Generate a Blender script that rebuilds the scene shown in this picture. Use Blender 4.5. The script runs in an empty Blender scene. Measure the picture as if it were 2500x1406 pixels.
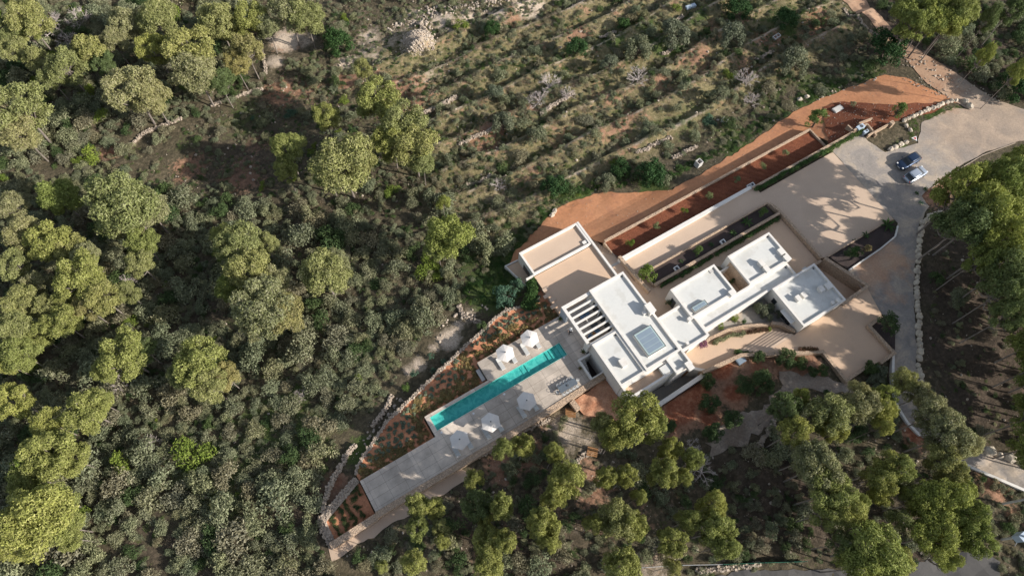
import bpy, bmesh, math, random
import numpy as np
from mathutils import Vector, Matrix
from mathutils.geometry import delaunay_2d_cdt
random.seed(7); RNG = np.random.default_rng(7)
sc = bpy.context.scene
COL = sc.collection

# ------------------------------------------------------------------ camera
# World frame: X runs along the villa's long axis, Y across it, Z up; metres.
FPX = 1667.0; HCAM = 95.0
_t, _r, _h = [math.radians(a) for a in (24.985, -4.825, 35.884)]
_T = np.array([[1, 0, 0], [0, math.cos(_t), math.sin(_t)], [0, -math.sin(_t), math.cos(_t)]])
_R = np.array([[math.cos(_r), -math.sin(_r), 0], [math.sin(_r), math.cos(_r), 0], [0, 0, 1]])
_Hm = np.array([[math.cos(_h), -math.sin(_h), 0], [math.sin(_h), math.cos(_h), 0], [0, 0, 1]])
MC = _R @ _T @ _Hm                      # world -> camera axes
_M0 = _R @ _T
def _p0(px, py, z):
    d = _M0.T @ np.array([(px - 1250) / FPX, (703 - py) / FPX, -1.0])
    return d[:2] * ((z - HCAM) / d[2])
O0 = _p0(1438, 709, 3.5)
CX, CY = -(_Hm[:2, :2].T @ O0)
def P(px, py, z=0.0):
    q = _Hm[:2, :2].T @ (_p0(px, py, z) - O0)
    return (float(q[0]), float(q[1]))
def depth(x, y, z):
    return -float((MC @ np.array([x - CX, y - CY, z - HCAM]))[2])
def project(x, y, z):
    c = MC @ np.array([x - CX, y - CY, z - HCAM])
    return 1250 - FPX * c[0] / c[2], 703 + FPX * c[1] / c[2]

cam = bpy.data.cameras.new("camera"); camo = bpy.data.objects.new("camera", cam); COL.objects.link(camo)
cam.sensor_width = 36; cam.lens = FPX / 2500 * 36; cam.clip_end = 3000; cam.clip_start = 1
mw = Matrix([list(r) for r in MC.T]).to_4x4(); mw.translation = (CX, CY, HCAM)
camo.matrix_world = mw
sc.camera = camo

# ------------------------------------------------------------------ light
EL = math.radians(28.0); AZ = math.radians(-48.5)
sd = Vector((math.cos(AZ) * math.cos(EL), math.sin(AZ) * math.cos(EL), math.sin(EL)))
w = bpy.data.worlds.new("World"); sc.world = w; w.use_nodes = True
nt = w.node_tree; bg = nt.nodes['Background']
sky = nt.nodes.new('ShaderNodeTexSky'); sky.sky_type = 'NISHITA'; sky.sun_disc = False
sky.sun_elevation = EL; sky.sun_rotation = math.pi / 2 - AZ
hs = nt.nodes.new('ShaderNodeHueSaturation'); hs.inputs['Saturation'].default_value = .62
nt.links.new(sky.outputs[0], hs.inputs['Color']); nt.links.new(hs.outputs[0], bg.inputs[0]); bg.inputs[1].default_value = 0.11
sun = bpy.data.lights.new("sun", 'SUN'); suno = bpy.data.objects.new("sun", sun); COL.objects.link(suno)
sun.energy = 4.6; sun.angle = math.radians(0.6); sun.color = (1.0, 0.935, 0.85)
suno.rotation_euler = sd.to_track_quat('Z', 'Y').to_euler()
sc.view_settings.view_transform = 'Standard'; sc.view_settings.look = 'None'
sc.view_settings.exposure = 0.58; sc.view_settings.gamma = 1
sc.render.engine = 'CYCLES'
sc.cycles.max_bounces = 6; sc.cycles.transparent_max_bounces = 8

# ------------------------------------------------------------------ node helpers
def newmat(name, rough=0.9):
    m = bpy.data.materials.new(name); m.use_nodes = True
    n = m.node_tree; b = n.nodes['Principled BSDF']; b.inputs['Roughness'].default_value = rough
    b.inputs['Specular IOR Level'].default_value = 0.25
    return m, n, b
def N(n, t, **kw):
    x = n.nodes.new(t)
    for k, v in kw.items(): setattr(x, k, v)
    return x
def coords(n): return N(n, 'ShaderNodeNewGeometry').outputs['Position']
def noise(n, scale, det=4, rough=0.6, vec=None, dist=0.0):
    x = N(n, 'ShaderNodeTexNoise'); x.inputs['Scale'].default_value = scale
    x.inputs['Detail'].default_value = det; x.inputs['Roughness'].default_value = rough
    x.inputs['Distortion'].default_value = dist
    n.links.new(vec if vec is not None else coords(n), x.inputs['Vector']); return x.outputs['Fac']
def ramp(n, fac, stops, interp='LINEAR'):
    x = N(n, 'ShaderNodeValToRGB'); r = x.color_ramp; r.interpolation = interp
    while len(r.elements) > 1: r.elements.remove(r.elements[-1])
    r.elements[0].position = stops[0][0]; r.elements[0].color = (*c3(stops[0][1]), 1)
    for p, c in stops[1:]:
        e = r.elements.new(p); e.color = (*c3(c), 1)
    n.links.new(fac, x.inputs[0]); return x.outputs[0]
def c3(c): return (c, c, c) if isinstance(c, (int, float)) else tuple(c)
def mix(n, fac, a, b, mode='MIX'):
    x = N(n, 'ShaderNodeMix', data_type='RGBA', blend_type=mode)
    for s, v in ((0, fac), (6, a), (7, b)):
        if isinstance(v, (int, float)) and s == 0: x.inputs[0].default_value = v
        elif isinstance(v, (tuple, list, float, int)): x.inputs[s].default_value = (*c3(v), 1)
        else: n.links.new(v, x.inputs[s])
    return x.outputs[2]
def mth(n, op, a, b=None, clamp=False):
    x = N(n, 'ShaderNodeMath', operation=op, use_clamp=clamp)
    for i, v in enumerate((a, b)):
        if v is None: continue
        if isinstance(v, (int, float)): x.inputs[i].default_value = v
        else: n.links.new(v, x.inputs[i])
    return x.outputs[0]
def bump(n, b, h, dist=0.05, strength=0.6):
    x = N(n, 'ShaderNodeBump'); x.inputs['Distance'].default_value = dist; x.inputs['Strength'].default_value = strength
    n.links.new(h, x.inputs['Height']); n.links.new(x.outputs[0], b.inputs['Normal'])
def vor(n, scale, feat='F1', out='Distance', vec=None):
    x = N(n, 'ShaderNodeTexVoronoi', feature=feat); x.inputs['Scale'].default_value = scale
    n.links.new(vec if vec is not None else coords(n), x.inputs['Vector']); return x.outputs[out]

def mottled(name, c1, c2, s1=0.35, s2=6.0, var=0.25, rough=0.9, bd=0.02, spots=None):
    m, n, b = newmat(name, rough)
    big = noise(n, s1, 4); col = ramp(n, big, [(0.3, c1), (0.7, c2)])
    fine = noise(n, s2, 5, 0.7)
    f = ramp(n, fine, [(0.25, 1 - var), (0.75, 1 + var)])
    col = mix(n, 1.0, col, f, 'MULTIPLY')
    if spots:
        sp = noise(n, spots[0], 6, 0.65); k = ramp(n, sp, [(spots[1], 0), (spots[1] + 0.08, 1)])
        col = mix(n, mth(n, 'MULTIPLY', k, spots[3]), col, spots[2])
    n.links.new(col, b.inputs['Base Color'])
    if bd: bump(n, b, fine, bd)
    return m

M = {}
M['plaster'] = mottled('white_plaster', (.72, .69, .64), (.66, .63, .585), .5, 3, .04, .85, .004, (0.9, .57, (.56, .51, .45), .5))
M['roofcoat'] = mottled('roof_coating', (.57, .575, .55), (.615, .61, .58), .25, 2.5, .05, .8, .004, (0.45, .52, (.50, .49, .45), .6))
M['gravel'] = mottled('beige_gravel', (.61, .435, .30), (.53, .385, .28), .22, 9, .13, .95, .02, (0.5, .56, (.48, .34, .24), .35))
M['gravelpale'] = mottled('pale_gravel', (.56, .43, .325), (.50, .375, .28), .2, 9, .12, .95, .02)
M['dirt'] = mottled('red_dirt', (.52, .255, .135), (.44, .20, .10), .16, 2.2, .2, .97, .04, (0.3, .54, (.36, .17, .10), .6))
M['mulch'] = mottled('red_mulch', (.21, .075, .038), (.145, .05, .028), .5, 5, .6, 1, .12)
M['bedsoil'] = mottled('red_bed_soil', (.60, .275, .15), (.45, .20, .11), .35, 3.5, .3, 1, .06, (0.8, .58, (.20, .085, .045), .6))
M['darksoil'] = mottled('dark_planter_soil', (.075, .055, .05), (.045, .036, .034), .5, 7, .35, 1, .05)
M['asphalt'] = mottled('grey_driveway', (.235, .225, .215), (.33, .295, .25), .10, 4, .16, .95, .03, (0.3, .54, (.46, .365, .27), .75))
M['road'] = mottled('old_asphalt', (.075, .072, .072), (.10, .095, .09), .3, 5, .12, .9, .02)
M['concrete'] = mottled('light_concrete', (.52, .50, .47), (.44, .43, .41), .6, 5, .08, .85, .005)
M['metal'] = mottled('grey_metal', (.42, .43, .44), (.38, .39, .4), 1, 5, .05, .5, 0)
M['darkmetal'] = mottled('anthracite_metal', (.09, .095, .105), (.075, .08, .09), 1, 5, .05, .45, 0)
M['whitemetal'] = mottled('white_frame', (.74, .74, .73), (.7, .7, .7), 1, 5, .03, .5, 0)
M['canvas'] = mottled('umbrella_canvas', (.70, .66, .62), (.66, .62, .58), 1.2, 6, .04, .9, .003)
M['cushion'] = mottled('pale_cushion', (.50, .50, .48), (.46, .46, .45), 2, 6, .05, .95, 0)
M['bluecushion'] = mottled('blue_cushion', (.16, .25, .36), (.13, .2, .3), 2, 6, .08, .95, 0)
M['bluegrey'] = mottled('blue_grey_table', (.12, .145, .17), (.10, .12, .145), 2, 6, .05, .6, 0)
M['terracotta'] = mottled('terracotta', (.42, .2, .11), (.35, .16, .09), 3, 9, .1, .8, 0)
M['blackrubber'] = mottled('black_rubber', (.02, .02, .02), (.03, .03, .03), 3, 9, .1, .8, 0)
M['bark'] = mottled('grey_bark', (.25, .215, .19), (.16, .135, .115), 1.5, 12, .3, .95, .03)
M['darkbark'] = mottled('dark_bark', (.13, .10, .08), (.09, .07, .055), 1.5, 12, .3, .95, .03)
M['wood'] = mottled('brown_timber', (.33, .17, .075), (.24, .12, .05), 3, 12, .25, .8, .01)
M['red'] = mottled('red_paint', (.45, .05, .03), (.4, .04, .03), 3, 9, .1, .5, 0)
M['green'] = mottled('green_mesh', (.02, .14, .09), (.02, .1, .07), 3, 9, .1, .7, 0)
M['paleblue'] = mottled('pale_blue_cabinet', (.45, .53, .62), (.4, .48, .56), 3, 9, .06, .5, 0)
M['skin'] = mottled('skin', (.45, .27, .19), (.42, .25, .17), 3, 9, .03, .6, 0)
M['hair'] = mottled('dark_hair', (.04, .025, .018), (.03, .02, .015), 9, 30, .2, .6, 0)
M['whitecloth'] = mottled('white_cloth', (.75, .74, .72), (.7, .7, .68), 9, 30, .05, .9, 0)
M['blackcloth'] = mottled('black_cloth', (.025, .025, .028), (.03, .03, .03), 9, 30, .1, .9, 0)

def stone_mat(name, c1, c2, scale=2.2, mortar=(.12, .09, .07), md=.06):
    m, n, b = newmat(name, .95)
    pos = coords(n); wob = N(n, 'ShaderNodeTexNoise'); wob.inputs['Scale'].default_value = 1.4
    n.links.new(pos, wob.inputs['Vector'])
    v2 = N(n, 'ShaderNodeVectorMath', operation='MULTIPLY_ADD'); n.links.new(wob.outputs['Color'], v2.inputs[0])
    v2.inputs[1].default_value = (.35, .35, .35); n.links.new(pos, v2.inputs[2])
    vv = v2.outputs[0]
    e = vor(n, scale, 'DISTANCE_TO_EDGE', 'Distance', vv)
    cc = N(n, 'ShaderNodeTexVoronoi'); cc.inputs['Scale'].default_value = scale; n.links.new(vv, cc.inputs['Vector'])
    sep = N(n, 'ShaderNodeSeparateColor'); n.links.new(cc.outputs['Color'], sep.inputs[0])
    col = ramp(n, sep.outputs[0], [(0, c1), (1, c2)])
    col = mix(n, 1.0, col, ramp(n, noise(n, 9, 4), [(.3, .8), (.7, 1.2)]), 'MULTIPLY')
    k = ramp(n, e, [(md * .4, 0), (md * 1.4, 1)])
    col = mix(n, k, mortar, col)
    n.links.new(col, b.inputs['Base Color']); bump(n, b, k, .06, .8)
    return m
M['stonewall'] = stone_mat('honey_stone', (.55, .40, .28), (.44, .33, .24), 3.0, (.34, .25, .18), .07)
M['drystone'] = stone_mat('dry_stone', (.56, .46, .36), (.36, .28, .22), 3.6, (.17, .13, .10), .07)
M['boulder'] = mottled('limestone', (.55, .48, .38), (.38, .32, .26), .8, 4, .22, .95, .05, (1.2, .58, (.62, .58, .5), .5))
M['drywall'] = mottled('weathered_stone', (.46, .385, .305), (.28, .225, .18), 2.5, 5, .25, .95, .05)
M['palestone'] = mottled('pale_rubble', (.50, .43, .35), (.34, .275, .22), 2.5, 5, .25, .95, .05)

def paving(name):
    m, n, b = newmat(name, .75)
    pos = coords(n)
    br = N(n, 'ShaderNodeTexBrick'); n.links.new(pos, br.inputs['Vector'])
    br.inputs['Scale'].default_value = 1.0; br.inputs['Brick Width'].default_value = 2.4; br.inputs['Row Height'].default_value = 1.2
    br.inputs['Mortar Size'].default_value = .022; br.offset = .0
    br.inputs['Color1'].default_value = (.60, .515, .43, 1); br.inputs['Color2'].default_value = (.52, .45, .38, 1)
    br.inputs['Mortar'].default_value = (.30, .25, .21, 1)
    sep = N(n, 'ShaderNodeSeparateXYZ'); n.links.new(pos, sep.inputs[0])
    cb = N(n, 'ShaderNodeCombineXYZ'); n.links.new(mth(n, 'SNAP', sep.outputs[0], 3.1), cb.inputs[0])
    wn = N(n, 'ShaderNodeTexWhiteNoise'); n.links.new(cb.outputs[0], wn.inputs['Vector'])
    band = ramp(n, wn.outputs['Value'], [(0, .76), (1, 1.12)])
    col = mix(n, 1.0, br.outputs['Color'], band, 'MULTIPLY')
    st = noise(n, .45, 5, .65); col = mix(n, 1.0, col, ramp(n, st, [(.3, .74), (.65, 1.16)]), 'MULTIPLY')
    col = mix(n, 1.0, col, ramp(n, noise(n, 5, 4), [(.3, .94), (.7, 1.06)]), 'MULTIPLY')
    n.links.new(col, b.inputs['Base Color']); return m
M['paving'] = paving('travertine_paving')

def glassy(name, col, rough=.08):
    m, n, b = newmat(name, rough); b.inputs['Specular IOR Level'].default_value = .6
    c = mix(n, noise(n, .8, 2), col, tuple(x * 1.25 for x in col)); n.links.new(c, b.inputs['Base Color']); return m
M['skyglass'] = glassy('skylight_glass', (.20, .25, .30))
M['paleglass'] = glassy('skylight_border_glass', (.36, .45, .44))
M['darkglass'] = glassy('dark_window', (.025, .03, .035))
M['carglass'] = glassy('car_glass', (.02, .025, .03), .05)
def paint(name, col):
    m, n, b = newmat(name, .28); b.inputs['Coat Weight'].default_value = .6; b.inputs['Metallic'].default_value = .4
    c = mix(n, noise(n, 3, 3), col, tuple(x * .85 for x in col)); n.links.new(c, b.inputs['Base Color']); return m
M['carblue'] = paint('dark_blue_car_paint', (.02, .04, .085)); M['carsilver'] = paint('silver_car_paint', (.42, .47, .55))
M['lamp'] = glassy('lamp_glass', (.7, .7, .7))
M['blind'] = mottled('blue_grey_render', (.42, .47, .52), (.38, .43, .48), 1, 5, .03, .8, 0)

# pool water: tinted transparent sheet with a sky-reflecting gloss
m, n, b = newmat('pool_water'); n.nodes.remove(b)
tr = N(n, 'ShaderNodeBsdfTransparent'); tr.inputs[0].default_value = (.60, .90, .92, 1)
gl = N(n, 'ShaderNodeBsdfGlossy'); gl.inputs['Roughness'].default_value = .05
bp = N(n, 'ShaderNodeBump'); bp.inputs['Strength'].default_value = .5; bp.inputs['Distance'].default_value = .05
n.links.new(noise(n, 3.0, 3), bp.inputs['Height']); n.links.new(bp.outputs[0], gl.inputs['Normal'])
fr = N(n, 'ShaderNodeFresnel'); fr.inputs[0].default_value = 1.33
ms = N(n, 'ShaderNodeMixShader'); n.links.new(fr.outputs[0], ms.inputs[0]); n.links.new(tr.outputs[0], ms.inputs[1]); n.links.new(gl.outputs[0], ms.inputs[2])
n.links.new(ms.outputs[0], n.nodes['Material Output'].inputs[0]); M['water'] = m
m, n, b = newmat('pool_tile', .5)
c = mix(n, ramp(n, noise(n, 1.1, 4, .6, None, 1.5), [(.42, 0), (.6, 1)]), (.12, .43, .385), (.23, .58, .50)); n.links.new(c, b.inputs['Base Color']); M['pooltile'] = m

def leafmat(name, c1, c2, c3_, trans=.25, use_obj=True):
    m, n, b = newmat(name, .75)
    g = N(n, 'ShaderNodeNewGeometry'); rnd = g.outputs['Random Per Island']
    col = ramp(n, rnd, [(0, c1), (.55, c2), (1, c3_)])
    cl = noise(n, .9, 3, .6); col = mix(n, 1.0, col, ramp(n, cl, [(.3, .72), (.7, 1.28)]), 'MULTIPLY')
    if use_obj:
        oi = N(n, 'ShaderNodeObjectInfo'); col = mix(n, 1.0, col, oi.outputs['Color'], 'MULTIPLY')
        k = ramp(n, oi.outputs['Random'], [(0, (.82, .88, .88)), (.5, (1, 1, 1)), (1, (1.12, 1.08, .97))])
        col = mix(n, 1.0, col, k, 'MULTIPLY')
    n.links.new(col, b.inputs['Base Color'])
    t = N(n, 'ShaderNodeBsdfTranslucent'); n.links.new(col, t.inputs[0])
    ms = N(n, 'ShaderNodeMixShader'); ms.inputs[0].default_value = trans
    n.links.new(b.outputs[0], ms.inputs[1]); n.links.new(t.outputs[0], ms.inputs[2])
    n.links.new(ms.outputs[0], n.nodes['Material Output'].inputs[0]); return m
M['needles'] = leafmat('pine_needles', (.20, .215, .07), (.305, .315, .115), (.42, .41, .20))
M['maquisA'] = leafmat('olive_green_leaves', (.15, .16, .085), (.235, .24, .14), (.36, .355, .24))
M['maquisB'] = leafmat('grey_green_leaves', (.155, .175, .10), (.24, .26, .15), (.365, .375, .24))
M['maquisC'] = leafmat('dark_green_leaves', (.05, .085, .03), (.08, .125, .045), (.13, .175, .07))
M['maquisD'] = leafmat('brown_twigs_leaves', (.18, .165, .10), (.26, .24, .155), (.37, .35, .25))
M['maquisE'] = leafmat('yellow_green_leaves', (.13, .19, .03), (.19, .25, .045), (.26, .32, .07))
M['tealleaf'] = leafmat('blue_green_leaves', (.055, .115, .07), (.095, .175, .11), (.16, .25, .17))
M['carob'] = leafmat('carob_leaves', (.025, .06, .02), (.045, .10, .03), (.08, .15, .05))
M['oliveleaf'] = leafmat('olive_leaves', (.11, .135, .08), (.17, .19, .12), (.26, .27, .19))
M['lavender'] = leafmat('grey_green_cushion', (.15, .185, .12), (.22, .255, .17), (.31, .34, .25))
M['golden'] = leafmat('golden_groundcover', (.30, .21, .10), (.40, .29, .14), (.30, .30, .13))
M['grassleaf'] = leafmat('grass_leaves', (.08, .14, .03), (.12, .19, .045), (.19, .24, .08))
M['hedgeleaf'] = leafmat('hedge_leaves', (.04, .085, .02), (.06, .12, .03), (.10, .17, .05))
M['dryleaf'] = leafmat('dry_twigs', (.20, .155, .11), (.28, .22, .16), (.38, .31, .24))
M['purple'] = leafmat('purple_flowers', (.25, .06, .16), (.35, .10, .25), (.12, .14, .06))
M['redleaf'] = leafmat('reddish_leaves', (.12, .05, .04), (.16, .08, .05), (.12, .13, .05))

# ------------------------------------------------------------------ geometry helpers
class MB:
    def __init__(s): s.v = []; s.f = []; s.m = []
    def add(s, vs, fs, mi=0):
        o = len(s.v); s.v += [tuple(map(float, v)) for v in vs]
        for f in fs: s.f.append([o + i for i in f]); s.m.append(mi)
        return s
    def box(s, x0, x1, y0, y1, z0, z1, mi=0, bottom=True):
        vs = [(x0, y0, z0), (x1, y0, z0), (x1, y1, z0), (x0, y1, z0), (x0, y0, z1), (x1, y0, z1), (x1, y1, z1), (x0, y1, z1)]
        return s.add(vs, [(0, 3, 2, 1), (4, 5, 6, 7), (0, 1, 5, 4), (1, 2, 6, 5), (2, 3, 7, 6), (3, 0, 4, 7)], mi)
    def prism(s, poly, z0, z1, mi=0):
        a = sum(poly[i][0] * poly[(i + 1) % len(poly)][1] - poly[(i + 1) % len(poly)][0] * poly[i][1] for i in range(len(poly)))
        if a < 0: poly = poly[::-1]
        k = len(poly); vs = [(x, y, z0) for x, y in poly] + [(x, y, z1) for x, y in poly]
        fs = [list(range(k))[::-1], [k + i for i in range(k)]] + [(i, (i + 1) % k, k + (i + 1) % k, k + i) for i in range(k)]
        return s.add(vs, fs, mi)
    def tube(s, p, q, r0, r1=None, k=6, mi=0, caps=True):
        r1 = r0 if r1 is None else r1
        p = Vector(p); q = Vector(q); d = (q - p)
        if d.length < 1e-6: return s
        d.normalize(); a = d.orthogonal().normalized(); b = d.cross(a)
        vs = []
        for c, r in ((p, r0), (q, r1)):
            for i in range(k):
                t = 2 * math.pi * i / k; vs.append(c + (a * math.cos(t) + b * math.sin(t)) * r)
        fs = [(i, (i + 1) % k, k + (i + 1) % k, k + i) for i in range(k)]
        if caps: fs += [list(range(k))[::-1], [k + i for i in range(k)]]
        return s.add(vs, fs, mi)
    def lathe(s, prof, c=(0, 0, 0), k=12, mi=0):
        vs = []; n_ = len(prof)
        for r, z in prof:
            for i in range(k):
                t = 2 * math.pi * i / k; vs.append((c[0] + r * math.cos(t), c[1] + r * math.sin(t), c[2] + z))
        fs = [(j * k + i, j * k + (i + 1) % k, (j + 1) * k + (i + 1) % k, (j + 1) * k + i) for j in range(n_ - 1) for i in range(k)]
        fs += [list(range(k))[::-1], [(n_ - 1) * k + i for i in range(k)]]
        return s.add(vs, fs, mi)
    def loft(s, rings, mi=0, caps=True):
        k = len(rings[0]); vs = [p for r in rings for p in r]
        fs = [(j * k + i, j * k + (i + 1) % k, (j + 1) * k + (i + 1) % k, (j + 1) * k + i) for j in range(len(rings) - 1) for i in range(k)]
        if caps: fs += [list(range(k))[::-1], [(len(rings) - 1) * k + i for i in range(k)]]
        return s.add(vs, fs, mi)
    def build(s, name, mats, parent=None, loc=None, rotz=0, smooth=False, bevel=0):
        me = bpy.data.meshes.new(name); me.from_pydata(s.v, [], s.f)
        if not isinstance(mats, (list, tuple)): mats = [mats]
        for x in mats: me.materials.append(x)
        if len(mats) > 1: me.polygons.foreach_set('material_index', s.m)
        me.update()
        if smooth: me.polygons.foreach_set('use_smooth', [True] * len(me.polygons))
        bm = bmesh.new(); bm.from_mesh(me); bmesh.ops.recalc_face_normals(bm, faces=bm.faces); bm.to_mesh(me); bm.free()
        o = bpy.data.objects.new(name, me); COL.objects.link(o)
        if parent: o.parent = parent
        if loc: o.location = loc
        o.rotation_euler.z = rotz
        if bevel:
            bv = o.modifiers.new('bevel', 'BEVEL'); bv.width = bevel; bv.segments = 2
        return o

def tag(o, label=None, cat=None, group=None, kind=None):
    if label: o['label'] = label
    if cat: o['category'] = cat
    if group: o['group'] = group
    if kind: o['kind'] = kind
    return o
def thing(name, label, cat, loc=(0, 0, 0), rotz=0, group=None, sc_=1.0):
    o = bpy.data.objects.new(name, None); COL.objects.link(o); o.location = loc; o.rotation_euler.z = rotz
    o.scale = (sc_,) * 3; o.empty_display_size = .3
    return tag(o, label, cat, group)
def dup(root, loc, rotz=0, label=None, group=None, s=None, color=None):
    r = root.copy(); COL.objects.link(r); r.location = loc; r.rotation_euler.z = rotz
    if s is not None: r.scale = s if isinstance(s, (tuple, list)) else (s, s, s)
    if label: r['label'] = label
    if group: r['group'] = group
    for ch in list(root.children):
        c = ch.copy(); COL.objects.link(c); c.parent = r
        if color: c.color = color
        for g in ch.children:
            d = g.copy(); COL.objects.link(d); d.parent = c
    if color: r.color = color
    return r

def inpoly(x, y, poly):
    x = np.asarray(x, float); y = np.asarray(y, float); r = np.zeros(x.shape, bool)
    n_ = len(poly)
    for i in range(n_):
        x0, y0 = poly[i]; x1, y1 = poly[(i + 1) % n_]
        if y0 == y1: continue
        c = ((y0 > y) != (y1 > y)) & (x < (x1 - x0) * (y - y0) / (y1 - y0) + x0)
        r ^= c
    return r
def dpoly(x, y, poly, closed=True):
    x = np.asarray(x, float); y = np.asarray(y, float); d = np.full(x.shape, 1e9)
    n_ = len(poly)
    for i in range(n_ if closed else n_ - 1):
        x0, y0 = poly[i]; x1, y1 = poly[(i + 1) % n_]
        ex, ey = x1 - x0, y1 - y0; L = ex * ex + ey * ey + 1e-9
        t = np.clip(((x - x0) * ex + (y - y0) * ey) / L, 0, 1)
        d = np.minimum(d, np.hypot(x - x0 - t * ex, y - y0 - t * ey))
    return d

# ------------------------------------------------------------------ terrain
VK = [-110, -70, -35, -25, -14, -5, 2, 8, 12, 18, 60, 110, 200]
UC = [-20, 20, 50, 85]
ZT = np.array([
    [3, 1.5, 0, -.4, -1.0, -1.5, -2.0, -2.8, -3.3, -4.6, -11, -14, -14],
    [4, 2, .6, .4, -.5, -.4, -.4, -1.5, -3.0, -3.6, -10, -13, -13],
    [5, 3, 1.3, 1.0, .3, .2, .1, -2.0, -2.6, -3.2, -9, -12, -12],
    [8, 5, 3, 2, 1, .4, .1, -.2, -.5, -1, -6, -9, -9]])
def sn(x, y, f, ph=0):
    return np.sin(x * f + 1.7 * np.sin(y * f * .7 + ph)) * np.cos(y * f * 1.1 + 1.3 * np.sin(x * f * .6 + ph * 2))
def g(x, y):
    x = np.asarray(x, float); y = np.asarray(y, float)
    cols = np.array([np.interp(y, VK, ZT[i]) for i in range(4)])
    uu = np.clip(x, UC[0], UC[-1]); z = np.zeros(x.shape)
    for i in range(3):
        t = (uu - UC[i]) / (UC[i + 1] - UC[i]); msk = (uu >= UC[i]) & (uu <= UC[i + 1])
        t = t * t * (3 - 2 * t); z = np.where(msk, cols[i] * (1 - t) + cols[i + 1] * t, z)
    wt = np.clip((y - 17) / 4, 0, 1) * np.clip((x + 14) / 10, 0, 1) * np.clip((88 - x) / 12, 0, 1) * np.clip((75 - y) / 10, 0, 1)
    yw = y + 1.3 * np.sin(x * .06) + .6 * np.sin(x * .17 + 1)
    per = 6.3; ph = (yw - 17) / per; fr = ph - np.floor(ph)
    st = np.clip((fr - .90) / .10, 0, 1) - fr
    z = z - st * per * 0.27 * wt
    nz = np.clip((np.abs(y + 2) - 12) / 10, 0, 1)
    z = z + (.35 * sn(x, y, .23) + .18 * sn(x, y, .61, 2) + .10 * sn(x, y, 1.3, 1)) * nz
    return z
def gz(x, y): return float(g(np.array([x]), np.array([y]))[0])
def PG(px, py, h=0.0):
    z = 0.0
    for _ in range(12):
        x, y = P(px, py, z); z = .5 * z + .5 * (gz(x, y) + h)
    x, y = P(px, py, z); return x, y, gz(x, y)
def PGL(L): return [PG(*q)[:2] for q in L]

CARVE = []      # (polygon, top height)
CLEAR = []      # polygons kept free of wild plants

def sheet(name, poly, zf, mat, step=1.0, jit=0.0, carve=True, kind='structure', thick=0.0, clear=True):
    if callable(zf): zfun = zf
    else: zfun = lambda x, y: np.full(np.shape(x), float(zf))
    pts = []
    for i in range(len(poly)):
        a = np.array(poly[i]); b = np.array(poly[(i + 1) % len(poly)]); L = np.hypot(*(b - a)); k = max(1, int(L / (.7 if jit else 4)))
        nrm = np.array([-(b - a)[1], (b - a)[0]]) / max(L, 1e-6)
        for j in range(k):
            p = a + (b - a) * j / k
            if jit: p = p + nrm * jit * (RNG.normal() * .35 + math.sin(p[0] * 1.3 + p[1] * .9) * .5)
            pts.append(p)
    bnd = [tuple(p) for p in pts]; nb = len(bnd)
    xs = [p[0] for p in bnd]; ys = [p[1] for p in bnd]
    gx, gy = np.meshgrid(np.arange(min(xs), max(xs), step), np.arange(min(ys), max(ys), step))
    gx = gx.ravel(); gy = gy.ravel(); k = inpoly(gx, gy, bnd) & (dpoly(gx, gy, bnd) > .3 * step)
    vs = [Vector(p) for p in bnd] + [Vector((a, b)) for a, b in zip(gx[k], gy[k])]
    r = delaunay_2d_cdt(vs, [(i, (i + 1) % nb) for i in range(nb)], [], 1, 1e-4)
    V = np.array([(v.x, v.y) for v in r[0]]); Z = zfun(V[:, 0], V[:, 1])
    mb = MB(); mb.add([(a, b, c) for (a, b), c in zip(V, Z)], [list(f) for f in r[2]])
    if thick:
        zb = [float(zfun(np.array([p[0]]), np.array([p[1]]))[0]) for p in bnd]
        for i in range(nb):
            j = (i + 1) % nb
            mb.add([(*bnd[i], zb[i]), (*bnd[j], zb[j]), (*bnd[j], zb[j] - thick), (*bnd[i], zb[i] - thick)], [(0, 1, 2, 3)])
    o = mb.build(name, mat)
    for p in o.data.polygons:
        pass
    if kind: o['kind'] = kind
    if carve: CARVE.append((bnd, zfun, .12 if (callable(zf) and not thick) else .3))
    if clear: CLEAR.append(poly)
    return o
def rect(x0, x1, y0, y1): return [(x0, y0), (x1, y0), (x1, y1), (x0, y1)]

def wallmesh(pts, zt, zb, wd, mb=None, mi=0, closed=False):
    """mitred wall along a polyline of plan points; zt may be a list"""
    mb = mb or MB(); n_ = len(pts); L = []; R_ = []
    for i in range(n_):
        p = Vector(pts[i]); a = Vector(pts[i - 1]) if (i > 0 or closed) else None
        b = Vector(pts[(i + 1) % n_]) if (i < n_ - 1 or closed) else None
        d1 = (p - a).normalized() if a is not None else (b - p).normalized()
        d2 = (b - p).normalized() if b is not None else d1
        t = (d1 + d2); t = t.normalized() if t.length > 1e-3 else d1
        nn = Vector((-t.y, t.x)); k = wd / 2 / max(.4, nn.dot(Vector((-d1.y, d1.x))))
        L.append(p + nn * k); R_.append(p - nn * k)
    zt = zt if isinstance(zt, (list, tuple)) else [zt] * n_
    zb = zb if isinstance(zb, (list, tuple)) else [zb] * n_
    rings = [[(R_[i].x, R_[i].y, zb[i]), (L[i].x, L[i].y, zb[i]), (L[i].x, L[i].y, zt[i]), (R_[i].x, R_[i].y, zt[i])] for i in range(n_)]
    if closed: rings.append(rings[0])
    mb.loft(rings, mi, caps=not closed); return mb
def wall(name, pts, zt, zb, wd, mat, label, cat='wall', group=None, coping=None):
    o = wallmesh(pts, zt, zb, wd).build(name, mat); tag(o, label, cat, group)
    CLEAR.append([(a + b) for a, b in ()] or [tuple(p) for p in pts]) if False else None
    return o

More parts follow.
